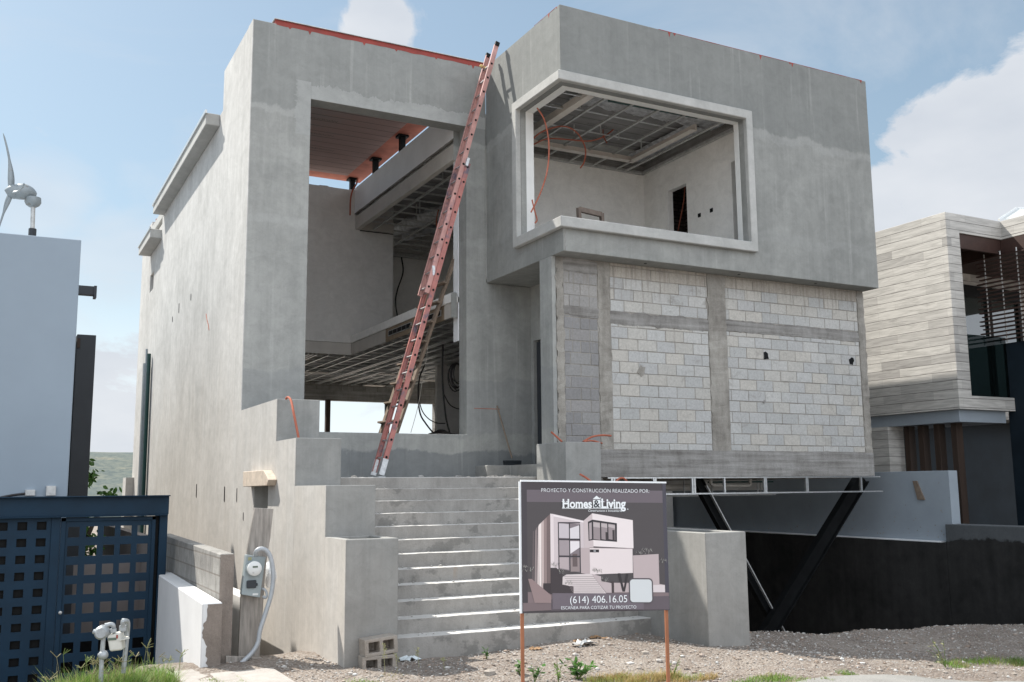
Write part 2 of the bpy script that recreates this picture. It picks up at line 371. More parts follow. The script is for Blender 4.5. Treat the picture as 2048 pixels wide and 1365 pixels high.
# glass of the neighbour
mt, nt_, b, P = newmat('dark window glass'); b.inputs['Base Color'].default_value = (.02, .035, .035, 1); b.inputs['Roughness'].default_value = .03; b.inputs['Specular IOR Level'].default_value = 1.0
b.inputs['Coat Weight'].default_value = 1.0; b.inputs['Coat Roughness'].default_value = .02; M['glass'] = mt
mt, nt_, b, P = newmat('railing glass'); b.inputs['Base Color'].default_value = (.02, .035, .035, 1); b.inputs['Roughness'].default_value = .02; b.inputs['Transmission Weight'].default_value = .9; b.inputs['IOR'].default_value = 1.2; M['railglass'] = mt
# soffit boards (foam joist infill) : dark boards with seams along X
def foam(name, a, b_, red=0):
    mt, nt, b, P = newmat(name)
    sp = nt.nodes.new('ShaderNodeSeparateXYZ'); nt.links.new(P, sp.inputs[0])
    fr = mathn(nt, 'FRACT', mathn(nt, 'MULTIPLY', sp.outputs[1], 1/.32))
    ln = ramp(nt, fr, [(0, 1), (.035, 1), (.05, 0), (1, 0)])
    n = noi(nt, mapping(nt, P, (.5, 2, 1)), 3, 6, .6)
    cl = ramp(nt, n, [(.3, a), (.7, b_)])
    if red:
        mk = mathn(nt, 'MULTIPLY', sp.outputs[0], .33); mk = mathn(nt, 'ADD', mk, mathn(nt, 'MULTIPLY', sp.outputs[1], .11))
        cl = mixc(nt, mathn(nt, 'MULTIPLY', ramp(nt, mathn(nt, 'ADD', n, mathn(nt, 'MULTIPLY', mathn(nt, 'SUBTRACT', mk, 3.9), .5)), [(.35, 0), (.75, 1)]), red), cl, (.33, .14, .11))
    cl = mixc(nt, ln, cl, (.03, .03, .03))
    nt.links.new(cl, b.inputs['Base Color']); b.inputs['Roughness'].default_value = .9
    bump(nt, b, noi(nt, P, 40, 4, .6), .3, .006); return mt
M['foam_red'] = foam('joist boards with red overspray', (.27, .245, .235), (.36, .325, .31), .45)
M['foam'] = foam('joist boards', (.20, .195, .19), (.30, .29, .285))
# stone plank cladding
mt, nt_, b, P = newmat('travertine plank cladding')
sp = nt_.nodes.new('ShaderNodeSeparateXYZ'); nt_.links.new(P, sp.inputs[0])
cb = nt_.nodes.new('ShaderNodeCombineXYZ'); nt_.links.new(mathn(nt_, 'ADD', sp.outputs[0], sp.outputs[1]), cb.inputs[0]); nt_.links.new(mathn(nt_, 'SUBTRACT', sp.outputs[2], .02), cb.inputs[1])
bk = nt_.nodes.new('ShaderNodeTexBrick'); nt_.links.new(cb.outputs[0], bk.inputs[0]); bk.offset = .37; bk.offset_frequency = 2
bk.inputs['Scale'].default_value = 1; bk.inputs['Brick Width'].default_value = 1.35; bk.inputs['Row Height'].default_value = .193; bk.inputs['Mortar Size'].default_value = .0012; bk.inputs['Bias'].default_value = -.35
bk.inputs['Color1'].default_value = (.52, .505, .475, 1); bk.inputs['Color2'].default_value = (.25, .24, .232, 1); bk.inputs['Mortar'].default_value = (.25, .23, .21, 1)
n = noi(nt_, mapping(nt_, cb.outputs[0], (.5, 5, 1)), 3.5, 7, .6, .9)
cl = mixc(nt_, 1.0, bk.outputs[0], ramp(nt_, n, [(.3, (.70, .69, .68)), (.6, (1.06, 1.05, 1.04))]), 'MULTIPLY')
fr_l = mathn(nt_, 'FRACT', mathn(nt_, 'DIVIDE', mathn(nt_, 'SUBTRACT', sp.outputs[2], .02), .193)); jl = ramp(nt_, fr_l, [(0, 1), (.032, 1), (.05, 0), (1, 0)])
cl = mixc(nt_, jl, cl, (.07, .065, .06))
nt_.links.new(cl, b.inputs['Base Color']); b.inputs['Roughness'].default_value = .7; bump(nt_, b, mathn(nt_, 'SUBTRACT', n, jl), .5, .01)
M['planks'] = mt
# dark block wall seen through doors / block wall low
def blockmat(name, c1, c2, mo, bw=.4, rh=.2, along='xy'):
    mt, nt, b, P = newmat(name)
    sp = nt.nodes.new('ShaderNodeSeparateXYZ'); nt.links.new(P, sp.inputs[0]); cb = nt.nodes.new('ShaderNodeCombineXYZ')
    nt.links.new(mathn(nt, 'ADD', sp.outputs[0], sp.outputs[1]), cb.inputs[0]); nt.links.new(sp.outputs[2], cb.inputs[1])
    bk = nt.nodes.new('ShaderNodeTexBrick'); nt.links.new(cb.outputs[0], bk.inputs[0])
    for k, v in (('Scale', 1), ('Brick Width', bw), ('Row Height', rh), ('Mortar Size', .010)): bk.inputs[k].default_value = v
    bk.inputs['Color1'].default_value = (*c1, 1); bk.inputs['Color2'].default_value = (*c2, 1); bk.inputs['Mortar'].default_value = (*mo, 1)
    cl = mixc(nt, 1.0, bk.outputs[0], ramp(nt, noi(nt, P, 5, 7, .7), [(.3, .65), (.7, 1.15)]), 'MULTIPLY')
    nt.links.new(cl, b.inputs['Base Color']); b.inputs['Roughness'].default_value = .93; bump(nt, b, mathn(nt, 'SUBTRACT', noi(nt, P, 50, 3, .7), bk.outputs['Fac']), .5, .01); return mt
M['blocks'] = blockmat('grey block masonry', (.30, .29, .27), (.24, .23, .215), (.20, .18, .16))
M['bricks_dark'] = blockmat('dark brickwork', (.20, .17, .155), (.13, .115, .105), (.05, .045, .04), .24, .085)
M['blockcol'], *_x = colmat('painted by block', .92, .16, 24, .5)
# mortar drips running down the block face
nt_ = M['blockcol'].node_tree; b = nt_.nodes['Principled BSDF']; P = [n for n in nt_.nodes if n.type == 'TEX_COORD'][0].outputs['Object']
src = b.inputs['Base Color'].links[0].from_socket
sp = nt_.nodes.new('ShaderNodeSeparateXYZ'); nt_.links.new(P, sp.inputs[0])
dn = noi(nt_, mapping(nt_, P, (1, 1, .06)), 16, 5, .65); mr = nt_.nodes.new('ShaderNodeMapRange'); nt_.links.new(sp.outputs[2], mr.inputs[0]); mr.inputs[1].default_value = 2.9; mr.inputs[2].default_value = 3.75
mr2 = mathn(nt_, 'MULTIPLY', mr.outputs[0], .14)
f = ramp(nt_, mathn(nt_, 'ADD', dn, mr2), [(.62, 0), (.72, .5)])
src = mixc(nt_, f, src, (.25, .225, .195))
sm1 = noi(nt_, mapping(nt_, P, (1, 1, 1.6), (3, 3, 3)), 3.0, 8, .72, .8)                  # mortar smeared over the faces
src = mixc(nt_, ramp(nt_, sm1, [(.56, 0), (.66, .55)]), src, (.26, .245, .225))
pit = noi(nt_, P, 75, 2, .5); src = mixc(nt_, ramp(nt_, pit, [(.64, 0), (.70, .6)]), src, (.16, .15, .14))
nt_.links.new(src, b.inputs['Base Color'])
# ground materials
mt, nt_, b, P = newmat('gravelly dirt')
n1 = noi(nt_, P, .8, 6, .6); n2 = noi(nt_, P, 9, 8, .7); n3 = noi(nt_, P, 70, 4, .7)
vo = nt_.nodes.new('ShaderNodeTexVoronoi'); nt_.links.new(P, vo.inputs['Vector']); vo.inputs['Scale'].default_value = 42
t = mathn(nt_, 'ADD', mathn(nt_, 'MULTIPLY', n1, .4), mathn(nt_, 'ADD', mathn(nt_, 'MULTIPLY', n2, .35), mathn(nt_, 'MULTIPLY', n3, .25)))
cl = ramp(nt_, t, [(.36, (.165, .132, .110)), (.5, (.275, .232, .198)), (.64, (.385, .34, .295))])
vs_ = nt_.nodes.new('ShaderNodeSeparateColor'); nt_.links.new(vo.outputs['Color'], vs_.inputs[0])
cl = mixc(nt_, mathn(nt_, 'MULTIPLY', ramp(nt_, vs_.outputs[0], [(.72, 0), (.76, 1)]), .55), cl, (.42, .39, .36))
cl = mixc(nt_, mathn(nt_, 'MULTIPLY', ramp(nt_, vs_.outputs[1], [(.85, 0), (.88, 1)]), .5), cl, (.14, .11, .09))
nt_.links.new(cl, b.inputs['Base Color']); b.inputs['Roughness'].default_value = .97; b.inputs['Specular IOR Level'].default_value = .15
bump(nt_, b, mathn(nt_, 'ADD', mathn(nt_, 'MULTIPLY', n2, 1.5), mathn(nt_, 'SUBTRACT', n3, vo.outputs['Distance'])), .8, .03); M['dirt'] = mt
mt, nt_, b, P = newmat('worn asphalt')
n1 = noi(nt_, P, 1.2, 6, .6); n3 = noi(nt_, P, 90, 4, .8)
cl = ramp(nt_, mathn(nt_, 'ADD', mathn(nt_, 'MULTIPLY', n1, .4), mathn(nt_, 'MULTIPLY', n3, .6)), [(.35, (.17, .165, .155)), (.6, (.33, .32, .30))])
nt_.links.new(cl, b.inputs['Base Color']); b.inputs['Roughness'].default_value = .95; bump(nt_, b, n3, .8, .012); M['asphalt'] = mt
M['sidewalk'] = rough_concrete('cracked sidewalk concrete', (.30, .275, .25), (.44, .41, .38), bmp=.9)
mt, nt_, b, P = newmat('scrub hillside')
n1 = noi(nt_, P, .012, 8, .62); n2 = noi(nt_, P, .09, 6, .75)
cl = ramp(nt_, n1, [(.4, (.065, .085, .078)), (.58, (.11, .12, .095)), (.7, (.19, .165, .115))])
cl = mixc(nt_, ramp(nt_, n2, [(.48, 0), (.56, .8)]), cl, (.04, .058, .058))
nt_.links.new(cl, b.inputs['Base Color']); b.inputs['Roughness'].default_value = 1; M['hill'] = mt
def leafmat(name, a, b_, tr=.35):
    mt, nt, b, P = newmat(name)
    cl = ramp(nt, noi(nt, P, 3, 4, .6), [(.3, a), (.7, b_)]); nt.links.new(cl, b.inputs['Base Color']); b.inputs['Roughness'].default_value = .55
    tn = nt.nodes.new('ShaderNodeBsdfTranslucent'); nt.links.new(cl, tn.inputs[0]); ms = nt.nodes.new('ShaderNodeMixShader'); ms.inputs[0].default_value = tr
    nt.links.new(b.outputs[0], ms.inputs[1]); nt.links.new(tn.outputs[0], ms.inputs[2]); nt.links.new(ms.outputs[0], nt.nodes['Material Output'].inputs[0]); return mt
M['leaf'] = leafmat('broad green leaf', (.05, .13, .025), (.11, .24, .05))
M['grass'] = leafmat('green grass blade', (.10, .18, .03), (.20, .30, .07))
M['drygrass'] = leafmat('dry grass blade', (.30, .22, .10), (.42, .32, .17), .2)
M['seed'] = leafmat('seed head', (.28, .28, .14), (.40, .38, .20), .2)
M['brownrender'] = rough_concrete('brown stained render', (.15, .125, .108), (.27, .23, .20), bmp=.6)
M['yard'] = plain('pinkish yard wall', (.20, .175, .165), .85, var=.12, scale=2)
M['bounce'] = plain('pale floor screed', (.60, .59, .56), .9, var=.12, scale=3)  # unseen floors kept pale to bounce light into the rooms
M['wood_frame'] = plain('brown grey timber frame', (.15, .118, .098), .85, 0, .25, 9, .3)
M['bark'] = plain('bark', (.10, .08, .06), .9, var=.3, scale=8)

# ================================================================== TERRAIN
def sm(a, b, x):
    t = max(0, min(1, (x-a)/(b-a))); return t*t*(3-2*t)
def gz(x, y):
    z = -1.98
    z -= .34*sm(7.0, 12.2, x)+.08*sm(12.2, 16, x)
    z += .08*sm(5.2, 7.6, x)*(1-sm(8, 9.5, x))
    z += .03*noise.noise(Vector((x*.7, y*.7, 0)))+.018*noise.noise(Vector((x*2.3, y*2.3, 3)))
    if x > 8.3:                       # crest, then the ramp down to the garage
        yc = 11.2-.10*(x-9)+.25*noise.noise(Vector((x*.6, 7, 1)))
        z += .10*math.exp(-((y-yc)/.9)**2)*sm(9, 10.5, x)*(1+.6*noise.noise(Vector((x*1.4, 2, 5))))
        z -= 1.3*sm(yc+.2, yc+3.5, y)*sm(8.35, 8.6, x)
    if x < 1.7: z -= 1.0*sm(1.7, 1.0, x)*sm(10.4, 14, y)+.45*sm(.65, .2, x)*sm(7, 10, y)
    if x < 3.6 and y > 11.9: z -= .5*sm(11.9, 15, y)
    if y < 7.5: z += .02
    if x > 4: z -= .035*sm(7.5, 10, x)*(math.exp(-((y-8.55-.1*math.sin(x*.7))/.13)**2)+math.exp(-((y-9.75-.1*math.sin(x*.7))/.13)**2))
    z += .03*math.exp(-((x-2.75)**2/.3+(y-11.55)**2/.12))+.05*math.exp(-((x-5.2)**2/.5+(y-10.2)**2/.2))
    return z
def grid(name, xs, ys, fn, mat, **kw):
    mb = MB(); nx, ny = len(xs), len(ys)
    mb.v = [(x, y, fn(x, y)) for y in ys for x in xs]
    for j in range(ny-1):
        for i in range(nx-1): mb.f.append([j*nx+i, j*nx+i+1, (j+1)*nx+i+1, (j+1)*nx+i]); mb.c.append(None)
    o = mb.build(name, mat, fixn=False, smooth=True); return o
def fr(a, b, n): return [a+(b-a)*i/(n-1) for i in range(n)]
xs = [-3000, -900, -300, -100, -40, -20, -10, -5, -2.5]+fr(-1.2, 17.5, 150)+[20, 25, 40, 100, 300, 900, 3000]
ys = [-900, -300, -100, -40, -15, -6, 0, 4, 6, 7]+fr(7.6, 15.5, 90)+[18, 24, 32, 45, 70, 120, 300, 700, 1200, 3000]
def gfull(x, y):
    z = gz(max(-3, min(17.5, x)), min(y, 15.5))
    if y > 32: z -= 60*sm(32, 900, y)
    if x > 8.3 and y > 12: z = min(z, -3.3)
    if y < 15.6 and 7.6 <= y: z += .012*noise.noise(Vector((x*9, y*9, 1)))
    return z
tag(grid('ground', xs, ys, gfull, M['dirt']), kind='structure')
# street with a worn edge
def road(x, y): return gz(x, min(y, 7.4))+.045
sx = fr(-6, 22, 113); mb = MB(); n = len(sx); rows = 7
for j in range(rows):
    for x in sx:
        ye = 7.55+.10*noise.noise(Vector((x*1.3, 0, 0)))+.04*noise.noise(Vector((x*6, 0, 0)))-.5*sm(7.4, 5.5, x)
        y = -4+(ye+4)*j/(rows-1); mb.v.append((x, y, road(x, 7.0)-(.05 if j == rows-1 else 0)))
for j in range(rows-1):
    for i in range(n-1): mb.f.append([j*n+i, j*n+i+1, (j+1)*n+i+1, (j+1)*n+i]); mb.c.append(None)
tag(mb.build('street', M['asphalt'], fixn=False, smooth=True), kind='structure')
# sidewalk slab on the left
mb = MB(); mb.box(1.50, 2.20, 10.55, 11.70, -2.3, -1.975); mb.box(2.215, 2.9, 10.3, 11.30, -2.3, -1.965)
tag(mb.build('sidewalk', M['sidewalk'], bevel=.01), kind='structure')
# hills far behind
def hillz(x, y):
    d = math.hypot(x, y); a = math.degrees(math.atan2(x, y))
    rdg = 64+8*math.sin(a*.21+1.2)+7*noise.noise(Vector((a*.12, 3, 0)))+3*noise.noise(Vector((a*.6, 1, 0)))+14*sm(0, 14, a)
    return -62+(rdg+62)*sm(900, 2150, d)+5*noise.noise(Vector((x*.004, y*.004, 0)))*sm(900, 1300, d)
mb = MB(); NA, ND = 140, 26
for j in range(ND):
    d = 850+1500*j/(ND-1)
    for i in range(NA):
        a = R(-75+160*i/(NA-1)); x, y = d*math.sin(a), d*math.cos(a); z = hillz(x, y)
        mb.v.append((x, y, z if j < ND-1 else -80))
for j in range(ND-1):
    for i in range(NA-1): mb.f.append([j*NA+i, j*NA+i+1, (j+1)*NA+i+1, (j+1)*NA+i]); mb.c.append(None)
tag(mb.build('hills', M['hill'], fixn=False, smooth=True), kind='structure')

# ================================================================== THE UNFINISHED HOUSE
H = thing('unfinished_house', 'large grey concrete house under construction with tall open tower and projecting upper box', 'house', (8.1, 16.5, -2))
T = 8.17
tw = vox([(3.59, 8.13, 16.48, 16.82, -3.2, T), (8.13, 9.20, 16.48, 16.82, -3.2, 3.84)], [(4.65, 7.71, 16.4, 16.9, .955, 6.885)])
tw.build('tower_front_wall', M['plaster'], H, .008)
sw = vox([(3.59, 3.89, 16.82, 18.93, -3.2, T), (3.59, 3.89, 18.93, 23.2, -3.2, 7.355), (3.59, 3.89, 23.2, 26.6, -3.2, 7.118), (3.62, 3.89, 26.6, 28.8, -3.2, 7.0), (3.62, 3.89, 28.8, 30.7, -3.2, 7.55)], [(3.5, 4, 28.02, 28.72, 5.47, 5.95)])
sw.build('side_wall', M['plaster_side'], H, .008)
# the stair flank turns the same pale render, so give the tower corner its left cheek in the side render
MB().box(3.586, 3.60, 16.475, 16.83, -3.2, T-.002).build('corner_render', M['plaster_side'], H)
mb = MB()
for px, py, h in ((358, 618, .22), (345, 640, .12), (382, 596, .14), (449, 990, .25), (474, 992, .22), (393, 983, .25), (487, 1035, .12)):
    p = PXx(px, py, 3.588); w_ = .05
    MB().prism([(3.582, p.y-w_*.5, p.z-h/2), (3.582, p.y+w_*.4, p.z-h/2+.03), (3.582, p.y+w_*.5, p.z+h/2), (3.582, p.y-w_*.2, p.z+h/2+.02)], (.005, 0, 0)).build('wall_slot', M['black'], H)
# eaves of the roof slab
e1 = vox([(3.32, 3.59, 19.2, 26.4, 7.12, 7.36), (3.59, 15.11, 23.2, 30.4, 7.12, 7.36), (7.9, 15.11, 16.82, 23.2, 7.12, 7.36), (8.39, 15.11, 13.86, 16.82, 7.2, 7.36)])
e1.build('roof_slab', M['trim'], H, .012)
MB().box(3.29, 3.33, 19.15, 26.42, 7.33, 7.40).build('drip_edge', M['galv'], H)
MB().box(3.30, 3.62, 26.6, 28.9, 6.55, 6.78).build('lower_eave', M['trim'], H, .01)
MB().box(3.27, 3.31, 26.55, 28.92, 6.76, 6.82).build('drip_edge', M['galv'], H)
MB().box(3.70, 3.95, 28.7, 28.78, 7.36, 7.62).build('parapet_end', M['red'], H)
# raised roof over the tower
ts = vox([(4.8, 8.05, 16.83, 23.75, 7.86, 8.06), (3.89, 4.8, 16.83, 18.93, 7.86, 8.06)])
ts.build('tower_roof_slab', M['red_dark'], H, .01)
MB().box(5.35, 7.55, 17.0, 23.25, 7.845, 7.858).build('joist_boards', M['foam_red'], H)
# roof flashing above the lintel, with runs of sealer
MB().box(3.98, 8.128, 16.50, 16.82, T+.001, T+.085).build('roof_flashing', M['red'], H)
MB().box(3.96, 8.128, 16.47, 16.84, T+.086, T+.098).build('flashing_cap', M['galv_dull'], H)
def drips(name, pts, dirv, off, depth, long_, every, mat):
    p0, p1 = Vector(pts[0]), Vector(pts[1]); n = int((p1-p0).length/.03); top = []; bot = []
    for i in range(n+1):
        q = p0.lerp(p1, i/n); d = depth*(.6+.6*noise.noise(Vector((i*.11, 5, 0))))
        if random.random() < every: d += long_*random.random()
        top.append(q); bot.append(q-Vector((0, 0, max(.004, d))))
    mb = MB(); o = Vector(off)
    for i in range(n): mb.prism([top[i]+o, top[i+1]+o, bot[i+1]+o, bot[i]+o], Vector(off)*-.9)
    mb.build(name, mat, H)
drips('sealer_runs', ((4.0, 16.48, T), (8.1, 16.48, T)), None, (0, -.003, 0), .03, .08, .05, M['red'])
drips('sealer_runs', ((10.2, 13.6, T), (15.3, 13.6, T)), None, (0, -.003, 0), .012, .10, .05, M['red'])
drips('sealer_runs', ((8.13, 13.7, T), (8.13, 14.5, T)), None, (-.003, 0, 0), .01, .10, .05, M['red'])
# paler render made good round the opening, with a ragged edge
def ragged(name, x0, x1, zb, zt, amp, seed, mat, vertical=False, y=16.478):
    mb = MB(); n = 260
    for i in range(n):
        t0, t1 = i/n, (i+1)/n
        def e(t): return amp*(noise.noise(Vector((t*4, seed, 0)))+.7*noise.noise(Vector((t*19, seed, 2)))+.6*noise.noise(Vector((t*47, seed, 2)))+.5*noise.noise(Vector((t*130, seed, 2))))
        if not vertical: mb.add([(x0+(x1-x0)*t0, y, zb), (x0+(x1-x0)*t1, y, zb), (x0+(x1-x0)*t1, y, zt+e(t1)), (x0+(x1-x0)*t0, y, zt+e(t0))], [(0, 1, 2, 3)])
        else: mb.add([(x0+e(t0), y, zb+(zt-zb)*t0), (x1, y, zb+(zt-zb)*t0), (x1, y, zb+(zt-zb)*t1), (x0+e(t1), y, zb+(zt-zb)*t1)], [(0, 1, 2, 3)])
    mb.build(name, mat, H, fixn=False)
M['patch'] = plaster('pale making-good render', (.31, .317, .305), (.40, .405, .395), streak=.3, patch=1.4)
ragged('render_patch', 4.652, 8.12, 6.887, 7.14, .07, 1, M['patch']); ragged('render_patch', 4.38, 4.648, 6.2, 7.2, .06, 4, M['patch'], True)
# steel posts under the raised roof
for Y in (23.45, 21.7, 19.95):
    mb = MB(); mb.box(7.68, 7.80, Y-.06, Y+.06, 7.40, 7.80); mb.box(7.62, 7.86, Y-.11, Y+.11, 7.80, 7.845)
    mb.build('steel_post', M['black'], H)
# roof beam and boxed soffit along the void
bm_ = MB(); n = 40
MB().box(7.6, 7.9, 16.83, 22.95, 6.75, 7.40).build('roof_beam', M['lightpaint'], H, .006)
mb = MB()
for i in range(n):
    y0 = 16.83+(22.9-16.83)*i/n; y1 = y0+(22.9-16.83)/n; d = .02+.05*abs(noise.noise(Vector((i*.3, 1, 1))))
    mb.box(7.604-random.random()*.008, 7.66, y0, y1, 6.75-d, 6.749)
mb.build('mortar_edge', M['rough'], H)
MB().box(7.62, 7.74, 16.83, 22.78, 6.34, 6.665).build('drywall_soffit', M['drywall'], H, .003)
MB().box(7.74, 8.60, 22.70, 22.79, 6.34, 6.665).build('drywall_soffit', M['drywall'], H, .003)
MB().box(7.74, 8.62, 22.775, 22.795, 6.318, 6.336).build('shadow_gap', M['black'], H)
# void back wall, upstand, fascia
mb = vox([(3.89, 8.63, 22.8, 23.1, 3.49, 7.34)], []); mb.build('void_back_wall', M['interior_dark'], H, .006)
mb = MB()
for i in range(34): x = 3.95+.11*i; mb.box(x, x+.111, 22.81, 23.09, 7.339, 7.345+.05*abs(noise.noise(Vector((i*.45, 0, 2)))))
mb.build('broken_wall_top', M['interior_dark'], H)
MB().box(7.55, 7.66, 16.83, 22.8, 3.49, 3.67).build('floor_edge', M['interior'], H, .005)
MB().box(7.66, 15.11, 16.83, 30.0, 3.49, 3.60).build('upper_floor_slab', M['bounce'], H)
MB().box(3.89, 7.66, 23.1, 30.0, 3.49, 3.60).build('upper_floor_slab', M['rough_v'], H)
for bb in ((7.57, 7.60, 20.45, 22.8, 3.20, 3.485), (3.89, 7.57, 22.82, 22.85, 3.20, 3.485), (7.57, 7.60, 16.83, 17.2, 3.2, 3.485)):
    MB().box(*bb).build('fascia', M['drywall'], H)
MB().box(7.571, 7.60, 17.2, 20.44, 3.20, 3.485).build('fascia', M['osb'], H)
for a, b_ in ((18.9, 20.25), (17.35, 18.25)):
    vt = MB().box(7.560, 7.575, a, b_, 3.30, 3.42).build('linear_vent', M['galv_dull'], H)
    n = int((b_-a)/.24); mb = MB()
    for i in range(n): y = a+.03+(b_-a-.04)*i/n; mb.box(7.555, 7.5605, y, y+(b_-a)/n-.035, 3.315, 3.405)
    mb.build('vent_slot', M['black'], vt)
MB().box(7.545, 7.665, 16.822, 16.829, 3.19, 3.675).build('end_dark_plate', M['plaster_box'], H); MB().box(7.595, 7.905, 16.822, 16.829, 6.30, 7.41).build('end_dark_plate', M['plaster_box'], H)  # added plates that darken the brightly lit slab and beam ends
# upper room behind the void
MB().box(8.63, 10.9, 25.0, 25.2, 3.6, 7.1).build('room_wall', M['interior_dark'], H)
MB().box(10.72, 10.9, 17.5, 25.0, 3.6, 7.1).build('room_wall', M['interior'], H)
MB().box(7.9, 10.7, 17.62, 25.0, 7.04, 7.10).build('joist_boards', M['foam'], H)
def channels(name, x0, x1, y0, y1, z, sx_, sy_, mat, hang=None, seed=1, w_=.045):
    rr = random.Random(seed); mb = MB()
    y = y0+.2
    while y < y1:
        mb.box(x0, x1-rr.random()*.5, y, y+w_, z+.045, z+.075); y += sy_*(.9+.2*rr.random())
    x = x0+.3
    while x < x1:
        mb.box(x, x+w_, y0, y1, z, z+.04); x += sx_*(.9+.2*rr.random())
    if hang:
        for _ in range(hang):
            x = rr.uniform(x0+.2, x1-.2); y = rr.uniform(y0+.2, y1-.2); mb.box(x, x+.03, y, y+.006, z+.07, z+rr.uniform(.4, .65))
    return mb.build(name, mat, H)
channels('ceiling_grid', 7.75, 10.7, 17.62, 24.9, 6.36, 1.0, .55, M['galv_dull'], 10, 3)
mb = MB(); mb.bar((8.7, 23.9, 6.45), (10.6, 23.9, 6.45), .12, .1); mb.bar((8.7, 24.8, 6.32), (10.6, 24.8, 6.32), .1, .1); mb.build('ceiling_bulkhead', M['galv_dull'], H)
def duct(pts, r, name='air_duct', seed=0):
    P_ = []; n = 26; pts = [Vector(p) for p in pts]
    for i in range(n+1):
        t = i/n*(len(pts)-1); k = min(int(t), len(pts)-2); P_.append(pts[k].lerp(pts[k+1], t-k)+Vector((0, 0, .02*math.sin(i*1.3+seed))))
    MB().tube(P_, [r*(.9+.18*random.random()) for _ in P_], 12).build(name, M['foil'], H)
duct([(8.7, 24.6, 6.62), (9.2, 22.6, 6.7), (9.9, 19.8, 6.8)], .17); duct([(9.1, 23.3, 6.45), (9.8, 22.6, 6.6), (10.4, 22.2, 6.75)], .12, seed=2)
# ground-floor room
MB().box(3.89, 15.11, 16.83, 30.7, -.12, .10).build('ground_floor_slab', M['bounce'], H)
gw = vox([(3.89, 15.11, 30.0, 30.3, -.1, 3.49)], [(6.5, 12.9, 29.9, 30.4, .75, 2.74)]); gw.build('rear_wall', M['rough'], H)
MB().box(3.89, 12.9, 29.96, 30.0, 3.05, 3.26).build('block_course', M['blocks'], H)
MB().box(9.14, 9.28, 29.9, 30.04, .75, 2.74).build('timber_prop', M['wood_dark'], H)
MB().box(11.12, 11.24, 29.9, 30.04, .75, 2.74).build('steel_post', M['black'], H)
MB().box(10.36, 11.35, 24.0, 24.15, .1, 3.3).build('room_wall', M['interior'], H)
mb = MB(); mb.box(11.35, 11.6, 23.6, 24.2, .1, 3.3); mb.box(9.0, 15, 21.0, 21.1, -.1, .1); mb.build('dark_jamb', M['black'], H)
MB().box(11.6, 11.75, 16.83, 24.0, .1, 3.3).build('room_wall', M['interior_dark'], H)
mb = MB()
for x in (10.95, 11.02, 11.09): mb.box(x, x+.035, 23.985, 24.0, .95, 1.12)
mb.build('socket_slot', M['black'], H)
# suspended grid of the ground floor, lit from the openings
rr = random.Random(11); mb = MB()
x = 4.0
while x < 11.6:
    y0 = 16.95 if x > 7.7 else 23.2
    k = rr.choice([1, 1, 2, 3])
    for q in range(k): mb.box(x+q*.10, x+q*.10+.04, y0, 29.8, 3.21, 3.25)
    x += rr.uniform(.28, .5)
y = 17.3
while y < 29.8:
    mb.box(7.7 if y < 23 else 3.95, 11.6, y, y+.045, 3.27, 3.30); y += rr.uniform(.5, .8)
mb.build('ceiling_grid', M['galv'], H)
mb = MB()
for q in range(9):
    x = rr.uniform(4.2, 11); y = rr.uniform(23.5, 29); MB().box(x, x+rr.uniform(.3, .9), y, y+.3, 3.14, 3.16).build('drywall_offcut', M['white_metal'], H)
duct([(8.2, 28, 3.38), (9.5, 26, 3.40), (11.2, 23.5, 3.40)], .09); duct([(4.6, 27.5, 3.4), (7.5, 27.8, 3.38), (10.8, 28.2, 3.4)], .08)
MB().box(7.662, 11.6, 16.9, 29.9, 3.482, 3.489).build('joist_boards', M['foam'], H)
# small white strip of the right jamb
MB().box(7.695, 7.715, 16.83, 17.05, 2.75, 6.86).build('jamb_board', M['lightpaint'], H)

# ---- projecting box
FR0, FR1 = 13.6, 13.86
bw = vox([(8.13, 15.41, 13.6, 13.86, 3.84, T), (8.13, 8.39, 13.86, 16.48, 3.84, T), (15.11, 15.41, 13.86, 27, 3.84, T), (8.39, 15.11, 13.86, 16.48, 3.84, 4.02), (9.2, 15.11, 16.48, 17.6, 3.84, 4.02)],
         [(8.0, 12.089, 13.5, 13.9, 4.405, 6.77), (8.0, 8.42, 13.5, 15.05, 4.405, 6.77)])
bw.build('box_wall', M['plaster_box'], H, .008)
# raised frame round the corner window, in paler plaster
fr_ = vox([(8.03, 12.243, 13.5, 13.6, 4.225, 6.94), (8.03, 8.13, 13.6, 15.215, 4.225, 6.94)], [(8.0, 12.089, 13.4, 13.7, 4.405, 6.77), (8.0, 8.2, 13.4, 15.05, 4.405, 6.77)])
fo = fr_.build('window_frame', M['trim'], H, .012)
# white reveal lining (inner half of the wall thickness), with a ragged edge
def lining(y0, y1, x0, x1, z0, z1): return (x0, x1, y0, y1, z0, z1)
mb = MB()
mb.box(8.235, 8.392, 15.043, 15.055, 4.41, 6.765)
mb.box(8.24, 12.085, 13.73, 13.863, 6.762, 6.775); mb.box(8.24, 8.392, 13.863, 15.043, 6.762, 6.775)
mb.box(12.082, 12.094, 13.735, 13.863, 4.41, 6.762)
mb.build('reveal_lining', M['white_reveal'], H)
# red setting-out chalk marks
p = PY(948, 817, 16.477); q = PY(1000, 818, 16.477); MB().box(p.x, q.x, 16.4755, 16.479, p.z-.006, p.z+.004).build('chalk_line', M['red_dark'], H)
pts = [PXx(x, y, 3.584) for x, y in ((412, 628), (414, 640), (417, 652), (418, 661))]
MB().tube(pts, .007, 5).build('chalk_scribble', M['red_dark'], H)
